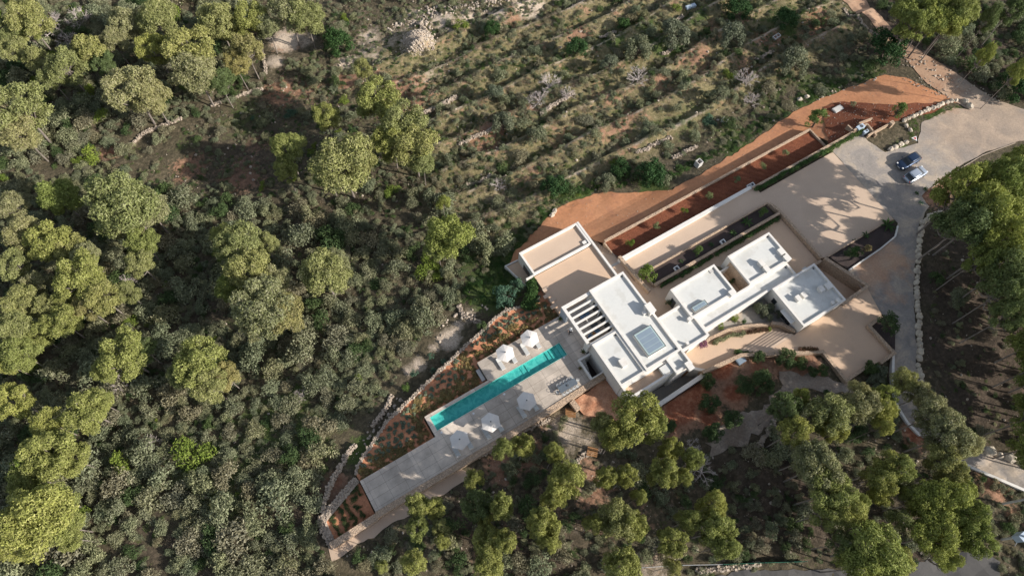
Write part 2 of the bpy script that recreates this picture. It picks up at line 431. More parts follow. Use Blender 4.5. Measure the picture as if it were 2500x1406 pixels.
# ------------------------------------------------------------------ ground sheets round the villa
m, n, b = newmat('driveway_gravel', .95); pos = coords(n)
def radial(px, py, r0, r1):
    x, y, z = PG(px, py); vm = N(n, 'ShaderNodeVectorMath', operation='DISTANCE'); n.links.new(pos, vm.inputs[0]); vm.inputs[1].default_value = (x, y, z)
    d_ = mth(n, 'ADD', vm.outputs['Value'], mth(n, 'MULTIPLY', mth(n, 'SUBTRACT', noise(n, .22, 5, .65), .5), 14)); return ramp(n, mth(n, 'DIVIDE', d_, 40), [(r0 / 40, 1), (r1 / 40, 0)])
nf = noise(n, 3.2, 6, .75); st_ = noise(n, .25, 5, .6, None, 1.2)
col = ramp(n, st_, [(.3, (.25, .225, .205)), (.48, (.31, .275, .245)), (.6, (.42, .35, .28)), (.75, (.48, .385, .295))])
col = mix(n, radial(2400, 290, 7, 15), col, ramp(n, st_, [(.3, (.29, .235, .19)), (.7, (.46, .35, .26))]))
brn = ramp(n, st_, [(.3, (.34, .20, .125)), (.7, (.46, .305, .205))])
col = mix(n, radial(2120, 60, 15, 24), col, brn); col = mix(n, radial(2235, 190, 4, 10), col, brn)
col = mix(n, radial(2130, 640, 3, 6), col, ramp(n, st_, [(.3, (.48, .29, .19)), (.7, (.52, .36, .25))]))
col = mix(n, 1.0, col, ramp(n, nf, [(.25, .78), (.75, 1.22)]), 'MULTIPLY')
n.links.new(col, b.inputs['Base Color']); bump(n, b, nf, .04); M['drive'] = m
M['track'] = mottled('track_soil', (.30, .255, .21), (.22, .165, .125), .3, 4, .3, .95, .04, (.5, .55, (.42, .35, .28), .6))
def zdrive(x, y): return g(x, y) + .05
sheet('gravel_courtyard', rect(-4.7, 6.15, 0.02, 7.35), 0.0, M['gravel'], thick=1.4)
sheet('courtyard_path', [(6.55, 2.5), (8.3, 2.5), (8.3, -1.2), (10.1, -1.2), (10.1, -3.4), (35.8, -3.4), (35.8, -13.4), (6.3, -13.5), (6.3, 0)], 0.0, M['gravel'], thick=1.0)
sheet('sunken_patio', [(30.0, -13.3), (36.2, -13.5), (38.6, -20.9), (32.4, -20.9), (32.4, -13.7)], -1.5, M['gravel'])
def zramp(x, y): return np.clip(-.45 + (np.asarray(x) - 8) / 28 * .75, -.45, .3)
sheet('gravel_ramp', rect(8.5, 35.9, -.95, 2.55), zramp, M['gravelpale'])
sheet('planting_soil', rect(10.3, 35.25, -3.15, -1.05), .16, M['darksoil'])
sheet('mulch_strip', rect(8.7, 53.0, 3.1, 7.15), lambda x, y: -1.2 + .05 * np.sin(np.asarray(x) * 5 + np.asarray(y) * 4), M['mulch'], step=.35)
sheet('gravel_terrace', [(35.45, 1.25), (52.25, 1.25), (51.7, -14.0), (50.4, -13.6), (37.2, -13.45), (36.3, -13.2), (36.3, -3.4), (35.7, -1.2)], lambda x, y: g(x, y) * .3 + .3, M['gravelpale'], thick=.3)
sheet('lower_gravel_court', [(6.3, -14.7), (23.9, -14.7), (23.9, -20.9), (20.4, -22.4), (14.6, -19.0), (8.3, -18.4), (7.4, -16.9), (6.3, -16.9)], 0.01, M['gravel'], thick=1.5)
sheet('upper_gravel_terrace', [(18.0, -20.95), (32.6, -20.96), (38.5, -20.9), (37.3, -25.3), (34.3, -25.8), (34.4, -30.9), (25.5, -30.2), (25.4, -25.4), (20.5, -22.5)], 1.0, M['gravel'], thick=1.6)
sheet('shady_garden_soil', [(11.4, -13.8), (23.95, -13.8), (23.95, -18.8), (21.6, -17.7), (18.3, -16.0), (15.4, -15.1), (12.3, -14.75)], .06, M['asphalt'], carve=False)
DRIVE = [(2023, 362), (2100, 322), (2118, 345), (2160, 372), (2240, 350), (2250, 300), (2330, 262), (2370, 270), (2330, 248), (2262, 205), (2215, 150), (2150, 85),
         (2085, 30), (2020, -30), (1990, -80), (2060, -90), (2130, 20), (2200, 95), (2262, 135), (2350, 190), (2420, 240), (2500, 268), (2620, 310), (2620, 325), (2480, 348), (2400, 375), (2340, 408),
         (2285, 445), (2248, 480), (2270, 505), (2245, 545), (2236, 620), (2232, 760), (2236, 900), (2250, 950), (2300, 1000), (2388, 1085), (2500, 1140), (2640, 1190), (2640, 1250),
         (2500, 1198), (2370, 1140), (2240, 1062), (2188, 995), (2175, 930), (2180, 850), (2160, 775), (2107, 712), (2072, 662), (2150, 608), (2188, 572), (2192, 545), (2165, 520)]
DR = PGL(DRIVE)
sheet('driveway', DR, zdrive, M['drive'], step=1.2, jit=.15)
DIRT = [(1255, 618), (1310, 560), (1355, 512), (1400, 490), (1470, 470), (1560, 470), (1640, 462), (1700, 432), (1800, 370), (1860, 330), (1900, 300), (1960, 262), (2020, 235), (2100, 205), (2160, 182),
        (2215, 190), (2265, 215), (2335, 250), (2290, 258), (2230, 285), (2180, 300), (2120, 325), (2020, 345)]
DP = PGL(DIRT) + [(52.9, 7.4), (8.7, 7.4), (6.2, 11.8), (-4.7, 11.9), (-6.4, 12.4)]
sheet('dirt_road', DP, lambda x, y: g(x, y) + .05, M['dirt'], step=.8, jit=.25)
DP2 = [(53.1, 3.0)] + PGL([(2010, 262), (2060, 250), (2200, 258), (2330, 248), (2280, 275), (2180, 300), (2120, 322)]) + [(60.4, 3.0)]
sheet('dark_mulch_slope', DP2, lambda x, y: g(x, y) + .16, M['mulch'], step=.8, jit=.2, carve=False)
RD = PGL([(1690, 1420), (1760, 1402), (1800, 1392), (1950, 1388), (2080, 1392), (2230, 1372), (2330, 1345), (2400, 1340), (2440, 1370), (2430, 1500), (1690, 1520)])
sheet('road', RD, zdrive, M['road'], step=1.5, jit=.3)
YARD = PGL([(1400, 1010), (1440, 985), (1490, 1060), (1470, 1100), (1420, 1120), (1370, 1100), (1370, 1050)])
CLEAR.append(YARD); 0 and sheet('gravel_clearing', YARD, lambda x, y: g(x, y) + .05, M['asphalt'], step=.8, jit=.4)
TRK = PGL([(1760, 1035), (1840, 1010), (1900, 960), (1905, 915), (1960, 905), (2080, 935), (2130, 965), (2090, 960), (1960, 945), (1920, 990), (1850, 1060), (1790, 1095), (1740, 1110), (1720, 1080)])
sheet('woodland_track', TRK, lambda x, y: g(x, y) + .05, M['track'], step=.8, jit=.8)
REDY = PGL([(1600, 1005), (1722, 920), (1810, 872), (1920, 872), (1900, 960), (1840, 1010), (1750, 1040), (1690, 1060), (1630, 1050)])
CLEAR.append(REDY)
PATHW = PGL([(803, 1338), (915, 1268), (1040, 1195), (1120, 1145), (1150, 1165), (1060, 1220), (960, 1280), (850, 1345), (812, 1370)])
sheet('woodland_path', PATHW, lambda x, y: g(x, y) + .05, M['gravelpale'], step=.8, jit=.25)
PATHL = PGL([(870, 1080), (925, 1010), (965, 950), (1000, 880), (1060, 815), (1120, 765), (1150, 775), (1120, 830), (1060, 880), (1010, 920), (985, 965), (935, 1035), (890, 1090)])
CLEAR.append(PATHL)
CLRG = PGL([(640, 150), (672, 72), (700, 55), (760, 70), (790, 110), (740, 140), (700, 150), (660, 190), (645, 180)])
CLEAR.append(CLRG)
PALE = PGL([(820, 155), (860, 85), (930, 45), (1000, 28), (1100, 20), (1180, 5), (1240, -30), (1400, -40), (1330, 10), (1250, 45), (1180, 68), (1100, 60), (1050, 70), (1000, 75), (950, 110), (900, 125), (860, 165), (825, 170)])


# red garden bed beside the pool and the small lower bed
GW = [(1205, 780), (1176, 810), (1138, 844), (1117, 865), (1090, 890), (1061, 918), (1032, 946), (1000, 977), (994, 982), (944, 1030), (918, 1069), (884, 1120), (873, 1138)]
GWP = [P(x, y, -1) for x, y in GW]
GWT = [(-4.85, 7.2), (-6.1, 6.9)] + [P(1296, 745, -1), P(1262, 752, -1), P(1235, 758, -1)] + GWP + [(-41.45, -5.2)]
BED = [(-4.75, 7.3)] + GWT + [(-41.35, -6.6), (-29.9, -6.6), (-29.9, -3.3), (-19.4, -3.3), (-19.4, -.1), (-4.75, -.1)]
sheet('garden_bed', BED, -1.0, M['bedsoil'], step=1.0, clear=True)
BED2 = [(-41.5, -6.7), (-41.6, -11.4), P(812, 1330, -1.3), P(784, 1272, -1.3), P(868, 1172, -1.2)]
sheet('lower_garden_bed', BED2, -1.3, M['bedsoil'], step=1.0)
GWALL = wallmesh(GWT[2:], -.85, -3.6, .34)
GW_LATE = [(GWALL, [(p[0], p[1], -.92) for p in GWT[2:]], .22, .12, .28)]
if 0: tag(wallmesh(GWT[2:], -.75, -3.6, .5).build('garden_wall', M['drystone']), 'x', 'wall')
q_ = [P(870, 1170, -.9), P(784, 1272, -.9), P(812, 1332, -.9)]
GW_LATE.append((wallmesh(q_, -.9, -3.5, 1.05), [(*p, -.95) for p in q_], .9, .12, .3))
tag(wallmesh([(-48.2, -11.95), (-41.35, -11.72)], -.2, -2, .95).build('garden_wall', M['stonewall']), 'flat topped honey stone wall beside the lowest corner bed', 'wall')

# pool terrace: slabs round the basin and the stair pit
tm = MB()
X0, X1, Y0, Y1 = -29.1, -7.3, -5.9, -3.72
tm.box(-41.3, X0, -11.15, -6.5, -1.6, 0.0)
tm.prism([(-29.7, -6.5), (X0, -6.5), (X0, -3.25), (-29.7, -3.25)], -1.6, 0.0)
tm.box(X0, -6.45, -11.15, Y0, -1.6, 0.0)
tm.box(X0, X1, Y1, -3.25, -1.6, 0.0)
tm.box(X1, -6.45, Y0, -3.25, -1.6, 0.0)
tm.box(-19.3, -4.72, -3.25, -.15, -1.6, 0.0)
tm.box(-6.45, -4.72, -7.45, -3.25, -1.6, 0.0)
tm.box(-4.72, -.02, -7.1, -.05, -1.6, -.004)
pt = tm.build('pool_terrace', M['paving']); pt['kind'] = 'structure'
for r_ in (rect(-41.2, -4.3, -11.1, -6.55), rect(-29.6, 0, -6.6, -3.3), rect(-19.2, 0, -3.4, -.2)):
    CARVE.append((r_, lambda x, y: np.full(np.shape(x), -1.2))); CLEAR.append(r_)
tag(wallmesh([(-41.35, -11.6), (-28, -11.6), (-14.7, -11.6), (-3.9, -11.3)], .12, -1.8, .85).build('terrace_wall', M['stonewall']), 'long flat topped honey stone wall along the lower edge of the pool terrace', 'wall')
tag(wallmesh([(-10.6, -12.05), (-10.5, -13.6)], .1, -1.8, .8).build('terrace_wall', M['stonewall']), 'short stone stub wall jutting down from the pool terrace wall', 'wall')

pool = thing('swimming_pool', 'long narrow lap pool with turquoise water and steps at one end', 'pool', (X0, Y0, -1.7))
L_, W_ = X1 - X0, Y1 - Y0
pm = MB(); pm.box(0, L_, 0, W_, 0.9, 1.0)
for a in ((0, .06, 0, W_), (L_ - .06, L_, 0, W_), (.06, L_ - .06, 0, .06), (.06, L_ - .06, W_ - .06, W_)): pm.box(*a, 1.0, 1.69)
pm.build('basin', M['pooltile'], pool)
for i, (dx, zz) in enumerate([(.12, 1.50), (.75, 1.38), (1.38, 1.26), (2.0, 1.14)]):
    s_ = MB(); s_.box(L_ - dx - .62, L_ - max(dx, .07), .065, W_ - .065, 1.0, zz); s_.build('pool_step', M['pooltile'], pool)
s_ = MB(); s_.box(L_ - 6.2, L_ - 5.9, .065, W_ - .065, 1.0, 1.12); s_.build('pool_step', M['pooltile'], pool)
s_ = MB(); s_.box(L_ - 7.0, L_ - 6.7, .065, W_ - .065, 1.0, 1.07); s_.build('pool_step', M['pooltile'], pool)
wm = MB(); wm.add([(.06, .06, 1.60), (L_ - .06, .06, 1.60), (L_ - .06, W_ - .06, 1.60), (.06, W_ - .06, 1.60)], [(0, 1, 2, 3)]); wm.build('water_surface', M['water'], pool)
for k, (px, py, lb) in enumerate([(1377, 873, 'beside the pool steps'), (1231, 962, 'halfway along the pool edge'), (1156, 1009, 'further along the lower pool edge'), (1078, 1055, 'at the deep end corner of the pool')]):
    x, y = P(px, py, 0); d_ = MB(); d_.lathe([(.16, 0), (.16, .025), (.13, .03)], k=12)
    tag(d_.build('skimmer_lid', M['whitemetal'], loc=(x, y, .002)), 'small round white lid in the paving ' + lb, 'lid', 'round lids along the pool')
x, y = P(1180, 914, 0)
bb = MB(); bb.box(-.9, .9, -.25, .25, 0, .12).box(-.8, -.6, -.2, .2, .12, .4).box(.6, .8, -.2, .2, .12, .4).box(-.95, .95, -.28, .28, .4, .48)
tag(bb.build('garden_bench', M['concrete'], loc=(-19.75, -1.9, -1.0), rotz=math.pi / 2), 'pale bench against the short end wall of the sunlit pool deck', 'bench')

# ------------------------------------------------------------------ villa
villa = thing('villa', 'large white flat roofed villa of stepped blocks beside the pool', 'house', (0, 0, 0))
def block(parent, x0, x1, y0, y1, zt, zb=-.6, par=.32, dep=.38, wmat=None, rmat=None, skip=''):
    b_ = MB(); b_.box(x0, x1, y0, y1, zb, zt - dep)
    if 'S' not in skip: b_.box(x0, x1, y0, y0 + par, zt - dep, zt)
    if 'N' not in skip: b_.box(x0, x1, y1 - par, y1, zt - dep, zt)
    ya = y0 if 'S' in skip else y0 + par; yb = y1 if 'N' in skip else y1 - par
    if 'W' not in skip: b_.box(x0, x0 + par, ya, yb, zt - dep, zt)
    if 'E' not in skip: b_.box(x1 - par, x1, ya, yb, zt - dep, zt)
    wl = b_.build('wall', wmat or M['plaster'], parent)
    r_ = MB(); xa = x0 + (.0 if 'W' in skip else par); xb = x1 - (0 if 'E' in skip else par)
    nx = max(1, int((xb - xa) / .5)); 
    r_.add([(xa, ya, zt - dep + .006), (xb, ya, zt - dep + .006), (xb, yb, zt - dep + .006), (xa, yb, zt - dep + .006)], [(0, 1, 2, 3)])
    rf = r_.build('roof', rmat or M['roofcoat'], parent)
    return wl, rf
_, rfM = block(villa, 0, 6.22, -14.48, 0, 3.5, zb=-3.2, skip='')
block(villa, 3.4, 6.35, -16.95, -14.5, 3.49, zb=-3.2, skip='N')
_, rfK = block(villa, -4.38, -.02, -14.5, -7.2, 3.28, zb=-3.2)
block(villa, -4.3, 3.38, -16.55, -14.52, 3.05, zb=-3.2, dep=.55, rmat=M['gravel'])
_, rfW = block(villa, 6.24, 11.3, -14.75, -8.7, 3.15)
_, rfB = block(villa, 10.6, 19.0, -11.46, -6.05, 3.4)
_, rfC = block(villa, 21.62, 30.02, -11.46, -6.05, 3.42)
_, rfc = block(villa, 11.32, 29.2, -13.78, -11.48, 2.95)
_, rfD = block(villa, 24.0, 32.5, -20.92, -13.8, 3.41, zb=-1.8)
ds = MB(); ds.box(1.9, 3.36, -16.2, -15.0, 2.6, 3.2); ds.build('roof_slab', M['roofcoat'], villa)
for i in range(5):
    q = MB(); q.lathe([(.1, 0), (.1, .35), (.06, .4)], k=8); 
    o_ = q.build('vent_pipe', M['metal'], villa, loc=(2.0 + .28 * i, -14.85, 2.52))

def chimney(par, px, py, w_, d_, h_, zr, cap=True, rz=0):
    x, y = P(px, py, zr + h_)
    q = MB(); q.box(-w_ / 2, w_ / 2, -d_ / 2, d_ / 2, 0, h_ - (.1 if cap else 0))
    if cap: q.box(-w_ / 2 - .06, w_ / 2 + .06, -d_ / 2 - .06, d_ / 2 + .06, h_ - .1, h_)
    return q.build('chimney', M['plaster'], par, loc=(x, y, zr), rotz=rz)
chimney(rfM, 1588, 751, .95, 1.5, 1.25, 3.1)
chimney(rfM, 1574, 762, .5, .5, .7, 3.1)
chimney(rfM, 1684, 892, .8, 1.2, .75, 3.1)
chimney(rfK, 1522, 884, .85, 1.1, .75, 2.9)
chimney(rfW, 1684, 778, .45, .45, .8, 2.75); chimney(rfW, 1679, 837, .3, .3, .7, 2.75)
chimney(rfB, 1788, 714, .8, .8, .7, 3.0)
chimney(rfC, 1860, 641, .65, .9, .85, 3.0); chimney(rfC, 1873, 656, .7, .95, .75, 3.0)
chimney(rfC, 1908, 613, .75, .95, .65, 3.0); chimney(rfC, 1922, 629, .75, .95, .65, 3.0)
chimney(rfD, 1950, 727, .6, .8, .75, 3.0); chimney(rfD, 1964, 719, .6, .8, .75, 3.0)
chimney(rfD, 2006, 704, .7, .8, .75, 3.0); chimney(rfD, 2023, 697, .9, .9, .7, 3.0)
chimney(rfD, 2034, 738, .35, .35, .6, 3.0); chimney(rfD, 2047, 732, .5, .5, .75, 3.0)
for px, py, rf_, z_ in ((1736, 661, rfB, 3.02), (1965, 658, rfD, 3.03)):
    x, y = P(px, py, z_); q = MB(); q.box(-.35, .35, -.35, .35, 0, .12); q.build('roof_hatch', M['concrete'], rf_, loc=(x, y, z_))
# drain slots through the parapets, small domes and lids on the roofs
for x, y, z in ((5.7, -.5, 3.13), (5.7, -13.9, 3.13), (-.5, -7.7, 2.91), (10.8, -9.2, 2.78), (18.5, -6.5, 3.03), (29.5, -6.5, 3.05), (28.7, -12.0, 2.58), (32.0, -14.4, 3.04)):
    q = MB(); q.box(-.12, .12, -.12, .12, 0, .02); q.build('roof_drain', M['darkmetal'], villa, loc=(x, y, z))

def skylight(par, x0, x1, y0, y1, z0, h_, panes, axis='x', border=.28):
    f_ = MB(); f_.box(x0, x1, y0, y1, z0, z0 + h_)
    fr_ = f_.build('skylight', M['plaster'], par)
    q = MB(); q.box(x0 + .06, x1 - .06, y0 + .06, y1 - .06, z0 + h_ + .002, z0 + h_ + .03); q.build('glass', M['paleglass'], fr_)
    q = MB(); L = (y1 - y0 - 2 * border) if axis == 'y' else (x1 - x0 - 2 * border); st = L / panes
    for i in range(panes):
        a = (y0 if axis == 'y' else x0) + border + i * st + .03; b = a + st - .06
        if axis == 'y': q.box(x0 + border, x1 - border, a, b, z0 + h_ + .032, z0 + h_ + .045)
        else: q.box(a, b, y0 + border, y1 - border, z0 + h_ + .032, z0 + h_ + .045)
    q.build('glass', M['skyglass'], fr_)
    q = MB()
    for a in ((x0, x1, y0, y0 + .07), (x0, x1, y1 - .07, y1), (x0, x0 + .07, y0 + .07, y1 - .07), (x1 - .07, x1, y0 + .07, y1 - .07)): q.box(*a, z0 + h_ + .004, z0 + h_ + .07)
    q.build('frame', M['darkmetal'], fr_)
a = P(1546, 817, 3.7); b = P(1587, 793, 3.7); c = P(1628, 843, 3.7); d = P(1584, 870, 3.7)
skylight(rfM, (a[0] + d[0]) / 2, (b[0] + c[0]) / 2, (c[1] + d[1]) / 2, (a[1] + b[1]) / 2, 3.12, .5, 4, 'y')
a = P(1687, 751, 3.4); b = P(1720, 732, 3.4); c = P(1729, 744, 3.4); d = P(1696, 762, 3.4)
skylight(rfB, (a[0] + d[0]) / 2, (b[0] + c[0]) / 2, (c[1] + d[1]) / 2, (a[1] + b[1]) / 2, 3.02, .42, 3, 'x', .2)

# pergola
pg = MB(); pg.box(-4.9, -4.45, -6.7, -.02, 2.72, 3.12); pg.box(-4.45, -.02, -.5, -.02, 2.72, 3.115); pg.build('pergola_frame', M['plaster'], villa)
pg = MB(); pg.box(-4.45, -.02, -7.18, -6.9, 2.72, 3.11); pg.build('pergola_frame', M['plaster'], villa)
for i in range(6):
    y = -1.35 - i * .98; q = MB(); q.box(-4.44, -.02, y - .13, y + .13, 2.76, 3.06); q.build('beam', M['plaster'], villa)
q = MB(); q.box(-4.88, -4.5, -1.55, -.06, 0, 2.72); q.build('pillar', M['blind'], villa)
q = MB(); q.box(-4.88, -4.5, -7.19, -6.3, 0, 2.72); q.build('pillar', M['plaster'], villa)
q = MB(); q.box(-2.7, -2.62, -4.25, -3.35, 2.5, 2.75); q.build('beam', M['plaster'], villa)
q = MB()
for a_ in ((-6.3, .05), (-4.7, .05), (-3.0, .05)): q.box(-.05, -.03, a_[0], a_[0] + 1.4, .05, 2.4)
q.build('window', M['darkglass'], villa)

def window(par, face, fixed, a0, a1, z0, z1, out, mull=1):
    """a recessed-looking glazed opening standing 25 mm proud of its wall"""
    def bx(m_, a, b, c, d, t0, t1):
        lo, hi = sorted((fixed + out * t0, fixed + out * t1))
        if face == 'x': m_.box(lo, hi, a, b, c, d)
        else: m_.box(a, b, lo, hi, c, d)
    gm = MB(); bx(gm, a0 + .06, a1 - .06, z0 + .06, z1 - .06, .002, .03)
    wn = gm.build('window', M['darkglass'], par)
    fm = MB()
    for (p, q_, r, s) in ((a0, a1, z0, z0 + .07), (a0, a1, z1 - .07, z1), (a0, a0 + .07, z0 + .07, z1 - .07), (a1 - .07, a1, z0 + .07, z1 - .07)): bx(fm, p, q_, r, s, .002, .06)
    for i in range(1, mull + 1):
        c_ = a0 + (a1 - a0) * i / (mull + 1); bx(fm, c_ - .03, c_ + .03, z0 + .07, z1 - .07, .032, .06)
    fm.build('frame', M['darkmetal'], wn)
window(villa, 'x', 24.0, -15.7, -14.9, 1.0, 2.2, -1, 0)
window(villa, 'x', 24.0, -19.3, -17.3, .3, 2.35, -1, 1)
window(villa, 'x', 0.0, -15.0, -14.0, .2, 2.2, -1) if False else None
q = MB(); q.box(23.2, 23.98, -19.5, -17.1, 2.42, 2.52); q.build('canopy', M['plaster'], villa)
window(villa, 'x', 10.6, -8.0, -7.0, .1, 2.3, -1, 1)
window(villa, 'y', -14.75, 6.9, 7.8, .1, 2.2, -1, 0)
q = MB(); q.box(21.57, 21.61, -11.4, -6.9, 0, 3.0); q.build('stone_cladding', M['stonewall'], villa)
q = MB(); q.box(19.02, 21.5, -7.3, -7.1, 0, 2.0); q.build('garden_screen_wall', M['plaster'], villa)
q = MB(); q.box(6.2, 6.36, -16.9, -14.8, -.5, 3.0)

# sunken stair pit beside the kitchen wing
pit = thing('stair_pit', 'dark sunken stairwell with pale parapet between pool terrace and kitchen wing', 'stairwell', (-5.4, -9.3, -3))
q = MB()
for a_ in ((-6.6, -6.3, -10.95, -7.45), (-6.3, -4.42, -7.75, -7.45), ): q.box(a_[0] + 5.4, a_[1] + 5.4, a_[2] + 9.3, a_[3] + 9.3, 0.3, 3.55)
q.box(-.9, .98, -1.65, -1.5, .3, 3.55); q.build('parapet', M['plaster'], pit)
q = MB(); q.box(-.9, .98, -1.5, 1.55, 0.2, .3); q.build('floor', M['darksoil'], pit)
for i in range(9):
    q = MB(); q.box(-.9 + .0, -.1, 1.5 - .3 * (i + 1), 1.5 - .3 * i, .3, 2.9 - i * .28); q.build('step', M['concrete'], pit)
CARVE.append((rect(-7, -4, -11.2, -7.2), lambda x, y: np.full(np.shape(x), -3.2)))

# sunken yard below the house and its free-standing wall
sheet('sunken_yard', [(-1.2, -16.5), (8.4, -16.9), (8.4, -18.4), (-1.3, -18.6)], -3.0, M['asphalt'], step=1)
tag(wallmesh([(-1.9, -19.0), (8.75, -18.75)], .2, -3.2, .62).build('freestanding_wall', M['plaster']), 'long thick white free standing wall below the house over the red soil', 'wall')
tag(wallmesh([(8.9, -18.5), (7.2, -16.95)], [.2, .2], -3.2, .4).build('retaining_wall', M['plaster']), 'short pale wall closing the sunken yard at the house corner', 'wall')
q = MB(); q.box(-.5, .5, -.04, .04, 0, 2.1); tag(q.build('cellar_door', M['wood'], loc=(6.9, -17.05, -3.0)), 'dark brown cellar door at the end of the sunken yard', 'door')
tag(wallmesh([(-4.2, -16.9), (-3.0, -18.5)], -.3, -2.5, .2).build('retaining_wall', M['stonewall']), 'thin stone edge at the foot of the house near the tall pine', 'wall')
sheet('excavated_red_slope', [(-10.2, -12.1), (-4.0, -11.75), (-4.35, -14.4), (-4.3, -16.6), (-2, -18.4), (-7, -17.5), (-10.2, -14.5)], lambda x, y: g(x, y) + .3 + .12 * np.sin(np.asarray(x) * 2.3) * np.cos(np.asarray(y) * 2.9), mottled('crumbly_red_earth', (.52, .30, .19), (.38, .17, .095), .8, 5, .35, 1, .1, (.6, .55, (.22, .10, .06), .6)), step=.4, jit=.15)

# ------------------------------------------------------------------ guest house
gh = thing('guest_house', 'white guest house with gravel covered flat roof and parapets above the red dirt road', 'house', (0, 0, 0))
block(gh, -4.72, 6.14, 7.5, 11.9, .45, zb=-3.6, dep=.43, rmat=M['gravelpale'])
window(gh, 'x', -4.72, 8.5, 10.3, -2.5, -.8, -1, 1)
q = MB(); q.box(-4.765, -4.722, 7.5, 11.9, -3.6, -.05); 
q = MB(); q.box(5.0, 5.75, 8.05, 8.6, .03, .3); q.build('roof_vent', M['plaster'], gh)
q = MB(); q.box(-6.1, -4.72, 7.38, 7.62, -3, .35); q.build('wing_wall', M['plaster'], gh)
q = MB(); q.box(6.16, 6.5, -.1, 11.9, -3.6, .5); q.build('side_wall', M['plaster'], gh)
sheet('side_terrace', [(-4.73, 11.85), (-6.9, 11.95), (-5.9, 7.65), (-4.73, 7.65)], -2.3, M['gravel'])
tag(wallmesh([(-4.72, 12.0), (-7.0, 12.1), (-6.0, 7.7)], -2.1, -4, .16).build('terrace_edge', M['plaster']), 'thin white edge round the small side terrace of the guest house', 'wall')

# stairs from the courtyard down to the dirt road
st = thing('outdoor_stairs', 'outdoor stairs with railing going down beside the guest house side wall', 'stairs', (7.2, 3, -.2))
q = MB(); q.box(-.7, 1.2, -.4, 0, -3, -.05); q.build('landing', M['concrete'], st)
for i in range(15):
    q = MB(); wd = .4 + .5 * (i < 9) + .35; q.box(-.68, 1.25, .0 + .42 * i, .42 * (i + 1), -3.2, -.12 - .19 * i); q.build('step', M['gravelpale'], st)
q = MB()
for i in range(0, 14): q.tube((1.15 - i * .06, .2 + .42 * i, -.2 - .19 * i), (1.15 - i * .06, .2 + .42 * i, .8 - .19 * i), .02)
q.tube((1.15, .2, .8), (1.15 - 13 * .06, .2 + .42 * 13, .8 - .19 * 13), .03); q.build('railing', M['darkmetal'], st)
CARVE.append((rect(6.3, 8.6, 2.5, 9.5), lambda x, y: np.full(np.shape(x), -3.3)))
CLEAR.append(rect(6, 8.7, 2, 10))

# ------------------------------------------------------------------ walls round the courts
def W(pts, zt, zb, wd, mat, label, name='garden_wall'): return tag(wallmesh(pts, zt, zb, wd).build(name, M[mat]), label, 'wall')
W([(8.45, 3.3), (8.6, 1), (8.7, -1.0), (9.0, -4.0)], .85, -1.5, .5, 'stonewall', 'thick stone wall beside the top of the courtyard stairs')
W([(8.55, 3.12), (8.55, 7.1)], -.85, -4.2, .25, 'stonewall', 'short end wall of the mulch strip beside the outdoor stairs', 'retaining_wall')
W([(53.15, 3.1), (53.15, 7.5)], -.8, -3.5, .25, 'stonewall', 'short end wall closing the mulch strip at its upper end', 'retaining_wall')
W([(8.75, 7.3), (53.0, 7.34)], [-.75, -.75], -4.2, .34, 'stonewall', 'long narrow cream retaining wall between red dirt road and mulch strip', 'retaining_wall')
W([(8.2, 2.85), (35.2, 2.85)], .42, -1.8, .6, 'plaster', 'long thick white wall between mulch strip and gravel ramp', 'boundary_wall')
W([(35.22, 2.5), (60.3, 2.5)], .62, -1.8, .42, 'stonewall', 'long stone wall with hedge beside the parking terrace', 'boundary_wall')
W([(10.2, -3.35), (10.2, -.97), (35.4, -.97), (35.4, -1.5)], [.62, .62, .62, .62], -.6, .22, 'stonewall', 'low thin wall round the upper side of the dark planting strip', 'planter_wall')
W([(10.3, -3.5), (35.85, -3.5)], .78, -.3, .44, 'stonewall', 'stone wall between the dark planting strip and the clipped hedge', 'planter_wall')
W([(35.6, -1.3), (36.05, -3.2), (36.1, -13.3)], .85, -.3, .42, 'stonewall', 'stone retaining wall between courtyard path and parking terrace', 'retaining_wall')
W([(36.3, -13.6), (38.75, -20.75), (33.0, -20.98)], [1.15, 1.25, 1.25], -1.8, .55, 'stonewall', 'stone retaining wall with corner round the sunken patio beside the driveway', 'retaining_wall')
W([(33.3, -13.6), (36.0, -13.55)], .5, -.3, .4, 'stonewall', 'short cross wall at the patio entrance', 'retaining_wall')
W([(11.5, -14.95), (12.3, -14.85), (15.4, -15.15), (18.3, -16.05), (21.6, -17.75)], .7, -.3, .4, 'stonewall', 'curved low stone wall between shady garden and gravel court', 'curved_wall')
W([(21.6, -17.8), (22.8, -18.7), (23.75, -20.6)], 1.3, -.3, .5, 'stonewall', 'thick stone wall at the head of the broad steps', 'curved_wall')
W([P(1716, 908, .9), P(1810, 866, .9), P(1920, 862, 1.2), P(2010, 858, 1.3), P(2067, 928, 1.3), P(2115, 895, 1.3)], [.9, .9, 1.2, 1.3, 1.3, 1.3], -1.5, .5, 'stonewall', 'zigzag stone parapet round the lower side of the gravel court and terrace', 'parapet_wall')
W([P(2150, 885, 1.4), P(2183, 862, 1.6), P(2122, 796, 1.6), P(2152, 770, 1.6)], [1.4, 1.7, 1.7, 1.6], .2, .5, 'stonewall', 'zigzag stone wall on the driveway side of the gravel terrace', 'parapet_wall')
sheet('planter_soil', [P(x, y, 1.3) for x, y in ((2128, 797), (2155, 773), (2180, 768), (2186, 800), (2185, 855))], 1.3, M['darksoil'])
PLA = [(37.35, -13.75), (50.3, -13.9)] + [P(x, y, .5) for x, y in ((2190, 552), (2186, 577), (2150, 607), (2070, 658))]
sheet('corner_planter_soil', PLA, .55, M['darksoil'])
W([(37.1, -13.6), (50.4, -13.75), P(2183, 535, .7)], .72, 0, .2, 'stonewall', 'thin pale curb on the upper side of the corner planter', 'planter_wall')
